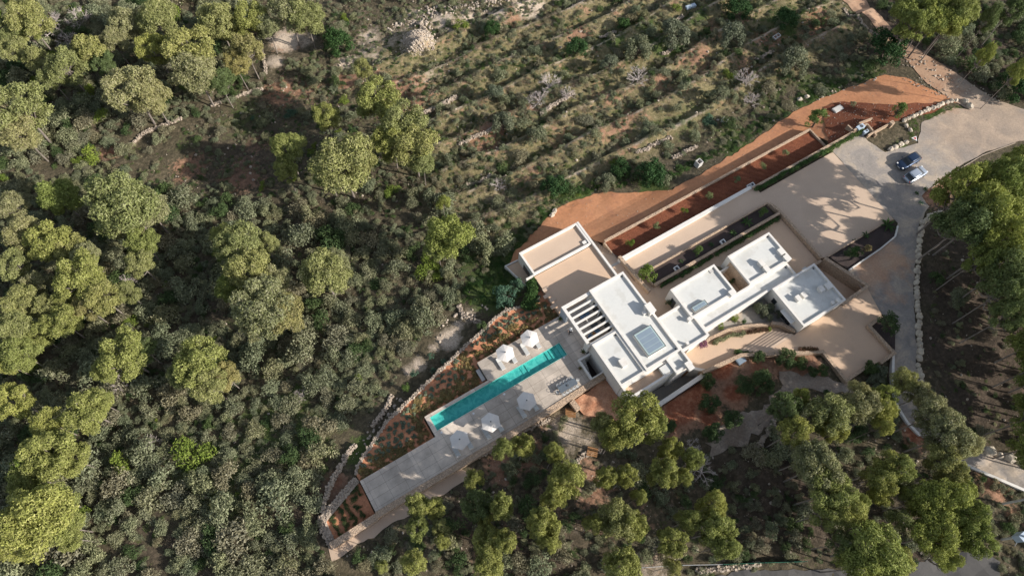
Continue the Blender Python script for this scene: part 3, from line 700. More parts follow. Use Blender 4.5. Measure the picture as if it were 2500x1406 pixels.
W([P(x, y, .7) for x, y in ((2192, 552), (2186, 577), (2150, 607), (2072, 660))], .8, 0, .22, 'plaster', 'thin curved white curb on the driveway side of the corner planter', 'planter_wall')
W(PGL([(2179, 858), (2174, 930), (2186, 992), (2212, 1032), (2244, 1064)]), 1.25, -.5, .35, 'plaster', 'pale curb wall along the left side of the narrow driveway', 'curb_wall')
q_ = [PG(x, y) for x, y in ((2310, 1110), (2370, 1142), (2440, 1172), (2505, 1200), (2620, 1248))]
W([p[:2] for p in q_], [p[2] + .35 for p in q_], [p[2] - 1 for p in q_], .38, 'plaster', 'white curb wall along the driveway in the lower right corner', 'curb_wall')
for nm, L in (('thin white kerb below the parked cars', [(2275, 458), (2310, 435), (2350, 408), (2400, 378), (2480, 348)]),):
    q_ = [PG(*a_, .2) for a_ in L]; W([p[:2] for p in q_], [p[2] + .12 for p in q_], [p[2] - .5 for p in q_], .11, 'drywall', nm, 'kerb')
# broad steps
bs = thing('broad_steps', 'flight of broad gravel steps climbing to the upper gravel terrace', 'steps', (18, -18.6, 0))
for i in range(6):
    q = MB(); x0_ = 15.0 + .45 * i - 18; x1_ = 21.5 + .32 * i - 18
    q.prism([(x0_, -.39 * i), (x1_, -.39 * i), (x1_ + .32, -.39 * (i + 1)), (x0_ + .45, -.39 * (i + 1))], 0.012, .166 * (i + 1)); q.build('step', M['gravelpale'], bs)


# white framed shafts and slabs
def shaft(px, py, zt, s_, h_, label, cells=1, rz=0, mat='concrete'):
    x, y = P(px, py, zt); t = thing('shaft_frame', label, 'shaft', (x, y, zt - h_), rz)
    q = MB(); L = s_ * cells; e = .12
    q.box(-L / 2, L / 2, -s_ / 2, -s_ / 2 + e, 0, h_); q.box(-L / 2, L / 2, s_ / 2 - e, s_ / 2, 0, h_)
    for i in range(cells + 1):
        xx = -L / 2 + i * (L - e) / cells; q.box(xx, xx + e, -s_ / 2 + e, s_ / 2 - e, 0, h_)
    q.build('frame', M[mat], t)
    q = MB(); q.box(-L / 2 + e, L / 2 - e, -s_ / 2 + e, s_ / 2 - e, h_ * .3, h_ * .35); q.build('grating', M['darkmetal'] if mat == 'whitemetal' else M['terracotta'], t)
shaft(1653, 655, .5, .8, .35, 'white framed shaft in the dark strip nearest the bright shrub', mat='whitemetal')
shaft(1766, 590, .5, .8, .35, 'white framed shaft near the middle of the dark planting strip', mat='whitemetal')
for px, py, h_, s_, c_, lb, rz in ((1770, 293, .5, 1.0, 1, 'small square concrete frame in the grass on the terraces', .3), (1708, 394, 1.3, 1.0, 1, 'tall square brick shaft with pale rim above the carob trees', .1),
                                   (1897, 88, .5, .8, 2, 'double square concrete frame beside the upper terrace track', .1), (1923, 101, .3, .8, 1, 'low brown concrete frame below the double frame', .1)):
    x, y, z = PG(px, py, h_); shaft(px, py, z + h_, s_, h_, lb, c_, rz)
shaft(1834, 452, -.7, .7, .3, 'narrow white framed double shaft against the mulch side of the white wall', 2, 0, 'whitemetal')
def slab(px, py, L, W_, h_, mat, label, rz=0, dz=0.05):
    x, y, z = PG(px, py, h_); q = MB(); q.box(-L / 2, L / 2, -W_ / 2, W_ / 2, 0, h_).box(-L / 2 + .1, L / 2 - .1, -W_ / 2 + .1, W_ / 2 - .1, h_, h_ + .04)
    return tag(q.build('concrete_slab', M[mat], loc=(x, y, z + dz), rotz=rz), label, 'slab')
slab(2046, 266, 2.0, 1.1, .3, 'concrete', 'grey rectangular concrete slab on the red earth below the dirt road')
slab(1687, 15, 2.2, .8, .5, 'paleblue', 'pale blue white trough in the grass at the top of the terraces', -.1)
slab(1809, 879, 1.4, 1.0, .4, 'skyglass', 'small framed rooflight set in red soil against the zigzag wall')
# service corner
sc_ = thing('service_enclosure', 'small walled service enclosure of stone at the corner of the parking area', 'enclosure', (62, 1, 0))
for L, wd, zt in (([(2085, 318), (2118, 302)], .3, .9), ([(2118, 302), (2140, 330)], .25, .85), ([(2120, 330), (2175, 300)], .25, 1.0), ([(2098, 300), (2130, 288)], .2, .7), ([(2070, 305), (2082, 316)], .25, .7)):
    pts = [P(x, y, zt) for x, y in L]; q = wallmesh([(a_ - 62, b_ - 1) for a_, b_ in pts], zt, -.4, wd); q.build('wall', M['stonewall'], sc_)
q = MB(); x, y = P(2179, 299, 1.3); q.box(x - 62 - .35, x - 62 + .35, y - 1 - .35, y - 1 + .35, -.5, 1.3); q.build('pillar', M['stonewall'], sc_)
def heatpump(px, py, z, s_, label):
    x, y = P(px, py, z); t = thing('heat_pump', label, 'heat pump', (x, y, z - .9)); q = MB(); q.box(-.6 * s_, .6 * s_, -.3 * s_, .3 * s_, 0, .9); q.build('casing', M['paleblue'], t)
    q = MB(); q.lathe([(.24 * s_, 0), (.24 * s_, .03), (.2 * s_, .03)], k=16); q.build('fan', M['darkmetal'], t, loc=(.15, 0, .902))
heatpump(2102, 309, 1.0, 1.3, 'large pale blue heat pump inside the service enclosure'); heatpump(2115, 320, 1.0, .8, 'smaller white heat pump beside the larger one in the service enclosure')

# stepping stones
for i, (px, py) in enumerate(((1345, 714), (1347, 727), (1355, 738), (1340, 702))):
    x, y = P(px, py, 0); q = MB(); q.box(-.55, .55, -.28, .28, 0, .12)
    tag(q.build('stepping_stone', M['gravelpale'], loc=(-4.3 - .5 * (i % 2) , 4.6 - i * 1.0, .001)), ['first', 'second', 'third', 'lowest'][i] + ' stepping slab from the top on the edge between courtyard and red bed', 'stepping stone', 'stepping slabs at the courtyard edge')

# ------------------------------------------------------------------ terrain mesh
def axis(lo, hi, st, far):
    a = list(np.arange(lo, hi, st)); s_ = st; v = a[-1]
    while v < hi + far: s_ *= 1.35; v += s_; a.append(v)
    s_ = st; v = a[0]
    while v > lo - far: s_ *= 1.35; v -= s_; a.insert(0, v)
    return np.array(a)
ax = axis(-100, 125, .6, 500); ay = axis(-80, 122, .6, 500)
GX, GY = np.meshgrid(ax, ay); GZ = g(GX, GY)
sub_g = g
for cv_ in CARVE:
    poly, zf = cv_[:2]; dep_ = cv_[2] if len(cv_) > 2 else .3; xs = [p[0] for p in poly]; ys = [p[1] for p in poly]
    i0, i1 = np.searchsorted(ax, (min(xs) - 1, max(xs) + 1)); j0, j1 = np.searchsorted(ay, (min(ys) - 1, max(ys) + 1))
    sx, sy = GX[j0:j1, i0:i1], GY[j0:j1, i0:i1]
    if sx.size == 0: continue
    k = inpoly(sx, sy, poly); top = zf(sx, sy)
    low = top < sub_g(sx, sy) - .35; k |= low & (dpoly(sx, sy, poly) < .7)
    sub = GZ[j0:j1, i0:i1]; sub[k] = np.minimum(sub[k], top[k] - dep_)
# rubble mound
mx, my, mz = PG(1020, 112); md_ = np.hypot(GX - mx, (GY - my)); GZ += 2.6 * np.clip(1 - (md_ / 3.6) ** 2, 0, 1)
ny, nx = GX.shape
me = bpy.data.meshes.new('ground'); me.vertices.add(nx * ny)
me.vertices.foreach_set('co', np.stack([GX, GY, GZ], -1).astype(np.float32).ravel())
idx = np.arange(nx * ny).reshape(ny, nx)
F = np.stack([idx[:-1, :-1], idx[:-1, 1:], idx[1:, 1:], idx[1:, :-1]], -1).reshape(-1, 4)
me.loops.add(F.size); me.loops.foreach_set('vertex_index', F.ravel().astype(np.int32))
me.polygons.add(len(F)); me.polygons.foreach_set('loop_start', (np.arange(len(F)) * 4).astype(np.int32))
me.polygons.foreach_set('use_smooth', np.ones(len(F), bool)); me.update()
Rm = np.zeros(GX.shape); Gm = np.zeros(GX.shape); Bm = np.zeros(GX.shape)
def blob(A, L):
    for px, py, r, s_ in L:
        x, y, z = PG(px, py); rr = r / (FPX / depth(x, y, z)); d_ = np.hypot(GX - x, GY - y)
        np.maximum(A, s_ * np.clip(1.3 - d_ / rr, 0, 1), out=A)
blob(Rm, [(1660, 1000, 60, 1.3), (1700, 960, 60, 1.2), (1760, 900, 50, 1.2), (1790, 960, 45, 1.1), (1640, 1040, 35, 1), (1850, 900, 50, .9), (1730, 1020, 45, 1.1), (1590, 1020, 30, 1), (1900, 890, 40, .8), (700, 100, 60, .5), (1250, 40, 50, .6), (1095, 828, 30, .3), (1440, 1180, 70, .7), (1290, 1110, 60, .7), (1230, 1140, 60, .7), (1180, 1300, 80, .4), (1350, 1050, 60, .3), (1450, 970, 60, .9), (470, 410, 60, .6), (590, 430, 70, .7), (630, 350, 60, .5), (270, 375, 30, .9),
          (690, 230, 60, .7), (750, 220, 60, .5), (990, 235, 110, .65), (930, 190, 50, .4), (1400, 80, 60, .6), (1420, 30, 60, .4), (1480, 230, 60, .5), (1500, 320, 90, .45), (1700, 150, 90, .5), (1830, 170, 60, .5), (1980, 60, 80, .7),
          (1880, 90, 60, .6), (1730, 60, 40, .5), (1200, 330, 60, .7), (1160, 360, 60, .7), (1240, 280, 50, .5), (1300, 250, 50, .5), (1370, 330, 70, .5), (1290, 440, 80, .4), (1620, 200, 60, .5), (1550, 270, 60, .5),
          (2230, 1060, 45, 1), (2270, 470, 70, .8), (2330, 450, 40, .6), (1950, 900, 70, .8),  (2420, 1180, 60, .7), (820, 1180, 40, .9), (790, 1220, 40, .8), (1900, 1250, 120, .25), (1540, 1260, 200, .3), (1330, 1250, 100, .35), (2480, 1260, 40, .5),
          (1160, 540, 60, .4), (1230, 750, 40, .3), (840, 200, 50, .6), (480, 960, 30, .3), (2330, 700, 100, .3)])
blob(Gm, [(1200, 700, 90, 1), (1150, 640, 60, .6), (880, 1100, 60, .9), (1630, 110, 60, .9), (1570, 50, 60, .7), (1700, 40, 50, .8), (1500, 95, 40, 1), (1930, 50, 80, .7), (1260, 600, 70, .9), (1400, 480, 60, .8), (1600, 470, 60, .9), (1800, 350, 70, .9), (2000, 230, 80, .9), (1870, 230, 90, .6),
          (1700, 300, 120, .5), (1420, 400, 120, .4), (1100, 420, 120, .4), (300, 700, 200, .4), (600, 850, 250, .4), (700, 1050, 250, .6), (500, 1200, 250, .6), (2280, 275, 40, 1), (2180, 250, 20, .6), (2200, 360, 30, .8), (600, 300, 120, .6), (450, 350, 60, .5), (2100, 170, 60, .8), (1990, 940, 60, .3), (850, 1280, 60, .9)])
blob(Bm, [(700, 100, 45, 1.1), (670, 150, 30, .9), (740, 100, 40, .6), (1095, 828, 34, 1.2), (1120, 795, 20, .8), (1060, 850, 20, .7), (1020, 890, 28, .8), (995, 905, 18, .8), (1150, 770, 26, .6), (950, 990, 20, .4), (925, 1030, 18, .3), (1380, 1050, 60, .8), (1430, 1080, 40, .5), (1000, 45, 40, .9), (1080, 45, 40, .9), (1150, 45, 35, .9), (1210, 30, 40, 1), (1290, 10, 50, 1.2), (900, 90, 40, .8), (850, 150, 40, .9), (1400, -20, 60, 1.2), (1090, 65, 40, .8), (1020, 112, 45, 1.0), (960, 90, 60, .5), (900, 130, 60, .6), (1560, 1345, 60, .3), (2120, 170, 40, .4), (1420, 1190, 50, .5), (1480, 1150, 60, .4), (1380, 1330, 80, .35), (1600, 1395, 80, .5), (1780, 1360, 60, .4), (2330, 170, 60, .5), (2250, 120, 30, .4), (1230, 500, 80, .4), (1000, 1330, 90, .3), (1650, 1250, 60, .3), (1220, 1290, 60, .3), (1060, 190, 80, .4), (1700, 330, 100, .2)])
yw = GY + 1.3 * np.sin(GX * .06) + .6 * np.sin(GX * .17 + 1); fr_ = ((yw - 17) / 6.3) % 1
terr = np.clip((GY - 17) / 4, 0, 1) * np.clip((GX + 14) / 10, 0, 1) * np.clip((88 - GX) / 12, 0, 1) * np.clip((75 - GY) / 10, 0, 1)
Bm = np.maximum(Bm, terr * np.clip(1 - abs(fr_ - .84) / .07, 0, 1) * .75); Bm = np.maximum(Bm, terr * np.clip(1 - abs(fr_ - .66) / .26, 0, 1) * .26); Rm = np.maximum(Rm, terr * np.clip(1 - abs(fr_ - .72) / .22, 0, 1) * .38); Gm = np.maximum(Gm, terr * np.clip(1 - abs(fr_ - .25) / .35, 0, 1) * .55)
Dm = np.zeros(GX.shape)  # dark needle soil, also standing in for tree shade on slope and hollows
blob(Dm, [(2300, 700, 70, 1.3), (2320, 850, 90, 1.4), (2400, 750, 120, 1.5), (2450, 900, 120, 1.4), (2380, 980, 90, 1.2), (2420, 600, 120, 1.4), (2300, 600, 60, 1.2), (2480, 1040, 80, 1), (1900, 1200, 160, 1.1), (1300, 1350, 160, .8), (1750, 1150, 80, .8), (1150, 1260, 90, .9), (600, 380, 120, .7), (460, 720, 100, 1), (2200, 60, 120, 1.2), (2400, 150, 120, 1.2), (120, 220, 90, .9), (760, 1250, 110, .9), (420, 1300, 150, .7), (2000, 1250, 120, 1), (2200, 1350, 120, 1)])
da = me.attributes.new('litter_shade', 'FLOAT', 'POINT'); da.data.foreach_set('value', np.clip(Dm, 0, 1).astype(np.float32).ravel())
ca = me.color_attributes.new('zone', 'FLOAT_COLOR', 'POINT')
ca.data.foreach_set('color', np.stack([Rm, Gm, Bm, terr], -1).astype(np.float32).ravel())
m, n, b = newmat('hillside_soil', 1.0)
at = N(n, 'ShaderNodeAttribute'); at.attribute_name = 'zone'; sp = N(n, 'ShaderNodeSeparateColor'); n.links.new(at.outputs['Color'], sp.inputs[0])
n1 = noise(n, .35, 6, .65); n2 = noise(n, 1.6, 5, .7); n3 = noise(n, 7, 4, .7)
base = ramp(n, n2, [(.3, (.04, .036, .024)), (.5, (.09, .075, .046)), (.72, (.17, .135, .09))])
tcol = ramp(n, n2, [(.3, (.095, .09, .04)), (.5, (.19, .16, .08)), (.7, (.31, .255, .15))])
base = mix(n, at.outputs['Alpha'], base, tcol)
def masked(ch, lo=.32):
    s_ = mth(n, 'ADD', sp.outputs[ch], mth(n, 'MULTIPLY', mth(n, 'SUBTRACT', n1, .5), 1.1)); s_ = mth(n, 'ADD', s_, mth(n, 'MULTIPLY', mth(n, 'SUBTRACT', n2, .5), 1.0))
    return ramp(n, s_, [(lo, 0), (lo + .25, 1)])
grn = ramp(n, n3, [(.3, (.035, .055, .015)), (.7, (.10, .13, .04))])
redc = ramp(n, n2, [(.3, (.20, .10, .06)), (.7, (.38, .225, .145))])
pal = ramp(n, n3, [(.35, (.30, .23, .17)), (.5, (.52, .42, .325)), (.7, (.66, .56, .45))])
deepred = ramp(n, n2, [(.25, (.16, .05, .028)), (.5, (.27, .10, .055)), (.75, (.44, .22, .13))]); dm = mth(n, 'SUBTRACT', sp.outputs[0], .75); dm = mth(n, 'MULTIPLY', dm, 4, True)
col = mix(n, masked(0), base, mix(n, dm, redc, deepred)); col = mix(n, masked(1, .42), col, grn); col = mix(n, ramp(n, mth(n, 'ADD', sp.outputs[2], mth(n, 'MULTIPLY', mth(n, 'SUBTRACT', noise(n, .9, 7, .75), .5), 1.5)), [(.3, 0), (.85, 1)]), col, pal)
la = N(n, 'ShaderNodeAttribute'); la.attribute_name = 'litter_shade'
col = mix(n, mth(n, 'MULTIPLY', la.outputs['Fac'], .9), col, ramp(n, n2, [(.3, (.045, .034, .025)), (.55, (.085, .063, .047)), (.75, (.15, .105, .078))]))  # needle brown that also puts tree shade into the soil colour
v_ = vor(n, 2.6); vs_ = ramp(n, v_, [(.10, 1), (.16, 0)]); vr = ramp(n, noise(n, .5, 3), [(.52, 0), (.62, .7)])
col = mix(n, mth(n, 'MULTIPLY', vs_, vr), col, (.5, .43, .34))
n.links.new(col, b.inputs['Base Color']); bump(n, b, n2, .25, .7)
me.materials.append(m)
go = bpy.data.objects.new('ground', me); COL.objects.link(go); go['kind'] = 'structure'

# ------------------------------------------------------------------ furniture, cars, signs
def umbrella(px, py, label, tilt=0):
    x, y = P(px, py, 2.7); t = thing('parasol', label, 'parasol', (x, y, 0), random.uniform(-.1, .1) + .25, 'hexagonal parasols on the pool terrace')
    R = 1.42; vs = [(0, 0, 2.78)]
    for k in range(6):
        a = math.pi / 3 * k; vs.append((R * math.cos(a), R * math.sin(a), 2.28))
    for k in range(6):
        a = math.pi / 3 * (k + .5); vs.append((R * .86 * math.cos(a), R * .86 * math.sin(a), 2.34))
    fs = []
    for k in range(6): fs += [(0, 1 + k, 7 + k), (0, 7 + k, 1 + (k + 1) % 6)]
    q = MB(); q.add(vs, fs); c_ = q.build('canopy', M['canvas'], t); md = c_.modifiers.new('thick', 'SOLIDIFY'); md.thickness = .02
    q = MB()
    for k in range(6):
        a = math.pi / 3 * k; q.tube((0, 0, 2.74), (R * math.cos(a), R * math.sin(a), 2.25), .015, k=4)
    q.build('ribs', M['metal'], t)
    q = MB(); q.tube((0, 0, .08), (0, 0, 2.85), .035, k=8); q.build('pole', M['metal'], t)
    q = MB(); q.lathe([(.1, 2.76), (.1, 2.8), (.05, 2.9)], k=8); q.build('finial', M['darkmetal'], t)
    q = MB(); q.lathe([(.38, 0.003), (.38, .06), (.2, .1)], k=14); q.build('base', M['concrete'], t)
    return x, y
def make_lounger(label, x, y, rz):
    t = thing('sun_lounger', label, 'sun lounger', (x, y, 0.003), rz, 'sun loungers under the parasols')
    q = MB(); q.box(-.32, .32, -.95, .95, .24, .29); q.build('frame', M['whitemetal'], t)
    for a in (-1, 1):
        for b_ in (-1, 1): q = MB(); q.box(a * .28 - .03, a * .28 + .03, b_ * .85 - .03, b_ * .85 + .03, 0, .24); q.build('leg', M['whitemetal'], t)
    q = MB(); q.box(-.3, .3, -.93, .35, .29, .37); q.build('cushion', M['cushion'], t, bevel=.02)
    q = MB(); q.add([(-.3, .36, .30), (.3, .36, .30), (.3, .95, .62), (-.3, .95, .62), (-.3, .36, .38), (.3, .36, .38), (.3, .92, .70), (-.3, .92, .70)], [(0, 3, 2, 1), (4, 5, 6, 7), (0, 1, 5, 4), (1, 2, 6, 5), (2, 3, 7, 6), (3, 0, 4, 7)])
    q.build('backrest', M['cushion'], t); return t
UM = [(1293.6, 824, 'off-white parasol on the sunlit deck, nearest the house'), (1233.6, 860, 'off-white parasol on the sunlit deck, nearer its outer corner'),
      (1286, 977, 'shaded parasol below the pool, nearest the dining table'), (1198, 1029, 'shaded parasol between two others below the pool'), (1122, 1072, 'shaded parasol below the pool, nearest the empty end of the terrace')]
first = None
for i, (px, py, lb) in enumerate(UM):
    x, y = umbrella(px, py, lb)
    who = ['the sunlit parasol nearest the house', 'the sunlit parasol nearer the deck corner', 'the shaded parasol nearest the dining table', 'the middle shaded parasol', 'the last shaded parasol'][i]
    for s_, nm in ((-1, 'far'), (1, 'house')):
        yy = y - .55 if i > 1 else y - .5
        l_ = 'pale sun lounger on the %s side of %s' % (nm, who)
        if first is None: first = make_lounger(l_, x + s_ * 1.02, yy, 0)
        else: dup(first, (x + s_ * 1.02, yy, .003), math.pi if i > 1 else 0, l_)

x, y = P(1386, 941, .75)
t = thing('dining_table', 'long dark blue grey dining table beside the stone terrace wall', 'table', (x, y, 0.003))
q = MB(); q.box(-1.45, 1.45, -.5, .5, .7, .75); q.build('tabletop', M['bluegrey'], t)
for a in (-1, 1):
    for b_ in (-1, 1): q = MB(); q.box(a * 1.35 - .04, a * 1.35 + .04, b_ * .42 - .04, b_ * .42 + .04, 0, .7); q.build('leg', M['darkmetal'], t)
q = MB(); q.lathe([(.1, 0), (.16, .08), (.15, .1)], k=12); tag(q.build('bowl', M['darkmetal'], loc=(x, y, .755)), 'small dark bowl in the middle of the long dining table', 'bowl')
def make_chair(label, cx, cy, rz):
    c_ = thing('dining_chair', label, 'chair', (cx, cy, .003), rz, 'round backed chairs at the dining table')
    q = MB(); q.lathe([(.22, .42), (.24, .46), (.2, .47)], k=12); q.build('seat', M['cushion'], c_)
    q = MB(); pr = None
    for k in range(9):
        a = math.pi * (k / 8) ; p_ = (.27 * math.cos(a), .27 * math.sin(a), .72)
        if pr: q.tube(pr, p_, .025, k=5)
        pr = p_
    for k in (0, 4, 8):
        a = math.pi * k / 8; q.tube((.22 * math.cos(a), .22 * math.sin(a), .44), (.27 * math.cos(a), .27 * math.sin(a), .72), .018, k=5)
    q.build('backrest', M['metal'], c_)
    for k in range(4):
        a = math.pi / 2 * k + .8; q = MB(); q.tube((.24 * math.cos(a), .24 * math.sin(a), 0), (.17 * math.cos(a), .17 * math.sin(a), .43), .015, k=5); q.build('leg', M['metal'], c_)
    return c_
ch0 = None; onm = ['first', 'second', 'third', 'fourth', 'fifth']
for s_, sd_ in ((1, 'pool'), (-1, 'wall')):
    for k in range(5):
        lb = 'round backed chair, %s from the house end on the %s side of the dining table' % (onm[4 - k], sd_)
        a = (x - 1.15 + k * .575, y + s_ * .72)
        if ch0 is None: ch0 = make_chair(lb, *a, 0 if s_ > 0 else math.pi)
        else: dup(ch0, (*a, .003), 0 if s_ > 0 else math.pi, lb)
for s_, nm in ((-1, 'far'), (1, 'house')): dup(ch0, (x + s_ * 1.7, y, .003), -s_ * math.pi / 2, 'single chair at the %s end of the dining table' % nm)

def sofa(px, py, label, L=1.7):
    x, y = P(px, py, .4); t = thing('outdoor_sofa', label, 'sofa', (x, y, 0.003), 0)
    q = MB(); q.box(-L / 2, L / 2, -.4, .4, .08, .22); q.build('frame', M['wood'], t)
    for s_ in (-1, 1):
        q = MB(); q.box(s_ * L / 4 - L / 4 + .03, s_ * L / 4 + L / 4 - .03, -.38, .2, .22, .42); q.build('cushion', M['bluecushion'], t, bevel=.04)
    q = MB(); q.box(-L / 2, L / 2, .22, .38, .22, .72); q.build('backrest', M['bluecushion'], t, bevel=.04)
sofa(1427, 768, 'blue two seat outdoor sofa under the upper pergola beams')
def armchair(px, py, label):
    x, y = P(px, py, .4); t = thing('outdoor_armchair', label, 'armchair', (x, y, .003), .3)
    q = MB(); q.box(-.42, .42, -.42, .42, .08, .25); q.build('frame', M['wood'], t)
    q = MB(); q.box(-.36, .36, -.38, .25, .25, .42); q.build('cushion', M['bluecushion'], t, bevel=.04)
    q = MB(); q.box(-.36, .36, .26, .4, .25, .75); q.build('backrest', M['bluecushion'], t, bevel=.04)
armchair(1443, 822, 'blue cushioned armchair under the lowest pergola beam, outer one'); armchair(1459, 808, 'blue cushioned armchair under the lower pergola beams, nearer the house')
q = MB(); q.lathe([(.28, .3), (.28, .34)], k=12); 
x, y = P(1451, 814, .35); t = thing('side_table', 'small round table between the two blue armchairs', 'side table', (x, y, .003))
q.build('tabletop', M['wood'], t); q = MB(); q.tube((0, 0, 0), (0, 0, .3), .04); q.build('leg', M['darkmetal'], t)
x, y = P(1452, 795, .3); t = thing('coffee_table', 'low dark coffee table in the middle of the pergola', 'coffee table', (x, y, .003))
q = MB(); q.box(-.55, .55, -.3, .3, .28, .33); q.build('tabletop', M['darkmetal'], t)
for a in (-1, 1):
    for b_ in (-1, 1): q = MB(); q.box(a * .5 - .03, a * .5 + .03, b_ * .25 - .03, b_ * .25 + .03, 0, .28); q.build('leg', M['darkmetal'], t)

# ---- cars
def car(px, py, label, pm, rz, L=4.55, wd=1.86, Hc=1.5, estate=True):
    x, y, z = PG(px, py, .8); z = float(zdrive(np.array([x]), np.array([y]))[0])
    t = thing('parked_car', label, 'car', (x, y, z), rz)
    def ring(xx, hw, z0, z1, k=12, rn=.25):
        pts = []
        for i in range(k):
            a = 2 * math.pi * (i + .5) / k; ca_, sa_ = math.cos(a), math.sin(a); e = .45
            pts.append((xx, math.copysign(abs(ca_) ** e, ca_) * hw, (z0 + z1) / 2 + math.copysign(abs(sa_) ** e, sa_) * (z1 - z0) / 2))
        return pts
    h = L / 2; hw = wd / 2
    secs = [(-h, .70, .35, .72), (-h + .12, .86, .25, .88), (-h + .5, .93, .2, .98), (-h + 1.3, 1, .2, 1.0), (0, 1, .2, 1.0), (h - 1.3, 1, .2, .98), (h - .55, .95, .2, .9), (h - .15, .86, .25, .78), (h, .66, .35, .62)]
    q = MB(); q.loft([ring(a, hw * b_, c_, d_) for a, b_, c_, d_ in secs]); q.build('body', M[pm], t, smooth=True)
    r0 = -h + (.12 if estate else .5)
    q = MB(); q.loft([ring(r0 + .05, hw * .74, .9, 1.02), ring(r0 + .5, hw * .78, .9, Hc - .12), ring(r0 + .9, hw * .8, .9, Hc - .03), ring(.2, hw * .8, .9, Hc - .03), ring(.55, hw * .8, .9, Hc - .1), ring(1.25, hw * .82, .9, 1.0)])
    q.build('windows', M['carglass'], t, smooth=True)
    q = MB(); q.loft([ring(r0 + .62, hw * .62, Hc - .14, Hc - .05), ring(r0 + .9, hw * .72, Hc - .1, Hc + .01), ring(.1, hw * .72, Hc - .1, Hc + .01), ring(.42, hw * .64, Hc - .14, Hc - .05)]); q.build('roof', M[pm], t, smooth=True)
    for sx in (-1, 1):
        for sy in (-1, 1):
            wx, wy = sx * (h - .85), sy * (hw - .1); q = MB(); q.tube((wx, wy - .11, .33), (wx, wy + .11, .33), .33, k=18); wh = q.build('wheel', M['blackrubber'], t)
            q = MB(); q.tube((wx, wy - .12, .33), (wx, wy + .12, .33), .2, k=12); q.build('rim', M['metal'], wh)
    for sy in (-1, 1):
        q = MB(); q.box(h - .34, h - .1, sy * hw * .66 - .14, sy * hw * .66 + .14, .62, .80); q.build('headlight', M['lamp'], t, bevel=.03)
        q = MB(); q.box(-h + .02, -h + .12, sy * hw * .68 - .1, sy * hw * .68 + .1, .62, .84); q.build('tail_light', M['red'], t, bevel=.02)
        q = MB(); q.box(.75, .92, sy * (hw + .08) - .09, sy * (hw + .08) + .09, .95, 1.06); q.build('mirror', M[pm], t, bevel=.03)
    q = MB(); q.box(h - .02, h + .01, -.26, .26, .42, .53); q.build('number_plate', M['whitemetal'], t)
    return t
ang = math.atan2(-1, 0)
def heading(a, b_):
    p = P(*a, .5); q_ = P(*b_, .5); return math.atan2(q_[1] - p[1], q_[0] - p[0])
car(2220, 392, 'dark blue estate car parked uppermost of the two, facing the house', 'carblue', heading((2247, 378), (2196, 407)), 4.7, 1.9, 1.45)
car(2236.5, 425, 'silver car with dark windscreen parked below the dark blue car', 'carsilver', heading((2214, 437), (2262, 409)), 4.5, 1.86, 1.5)

# ---- triangle sign on a post
x, y = P(2232, 340, 1.0); t = thing('warning_sign', 'triangular white sign with red mark leaning back by the boulders above the cars', 'sign', (x, y, gz(x, y)), .4)
def tri(r): return [(r * math.cos(a), r * math.sin(a)) for a in (math.pi / 2 + 2.6, math.pi / 2 + 2.6 + 2.094, math.pi / 2 + 2.6 + 4.189)]
q = MB(); q.prism(tri(.62), .92, .95); q.build('sign_face', M['whitemetal'], t)
q = MB(); q.prism(tri(.33), .952, .965); q.build('red_mark', M['red'], t)
q = MB(); q.tube((0, 0, -.2), (0, 0, .92), .04); q.build('post', M['metal'], t)

# ---- slatted timber platforms
for px, py, lb, r_ in ((1393, 1008, 'small slatted timber platform on the bank below the pool terrace wall', -.1), (1446, 1103, 'slatted orange brown timber platform bridging the low stone edge in the clearing', -.25)):
    x, y, z = PG(px, py, .2); t = thing('timber_platform', lb, 'platform', (x, y, z + .12), r_ - .5)
    for k in range(5): q = MB(); q.box(-.75, .75, -.62 + k * .26, -.42 + k * .26, .12 + .01 * k, .2 + .01 * k); q.build('plank', M['wood'], t)
    for s_ in (-1, 1): q = MB(); q.box(s_ * .6 - .06, s_ * .6 + .06, -.65, .65, -.2, .11); q.build('bearer', M['darkbark'], t)

# ---- utility poles, fence
def pole_at(px, py, h_, label, box=None, lean=0):
    x, y, z = PG(px, py); t = thing('utility_pole', label, 'pole', (x, y, z))
    q = MB(); q.tube((0, 0, -.5), (0, 0, h_), .17, .11, k=8); q.build('pole', M['concrete'], t)
    if box:
        q = MB(); q.box(-.55, .55, -.45, .45, box, box + 1.4); c_ = q.build('cabinet', M['paleblue'], t, bevel=.04)
        q = MB(); q.box(-.4, .4, -.5, -.46, box + .2, box + 1.2); q.build('door', M['metal'], c_)
        q = MB(); q.tube((0, 0, box + .8), (.9, -1.6, -.3), .05, k=6); q.build('stay', M['metal'], t)
    return t
pole_at(2445, 1316, 9.5, 'pale concrete utility pole carrying a pale blue cabinet, lower right corner', 2.8)
pole_at(2444, 1230, 9.0, 'thin dark utility pole near the right edge below the driveway curb')
fp = [PG(x_, y_) for x_, y_ in ((1560, 1386), (1660, 1380), (1760, 1378), (1860, 1374), (1960, 1371))]
t = thing('wire_fence', 'low green mesh fence running above the old asphalt road at the bottom edge', 'fence', fp[0])
o_ = Vector(fp[0])
for k in range(4):
    a, b_ = Vector(fp[k]) - o_, Vector(fp[k + 1]) - o_
    q = MB()
    for zz in (.25, .6, .95, 1.25): q.tube(a + Vector((0, 0, zz)), b_ + Vector((0, 0, zz)), .02, k=4)
    if k >= 2: q.add([a + Vector((0, 0, .1)), b_ + Vector((0, 0, .1)), b_ + Vector((0, 0, 1.2)), a + Vector((0, 0, 1.2))], [(0, 1, 2, 3)])
    q.build('mesh', M['green'] if k >= 2 else M['metal'], t)
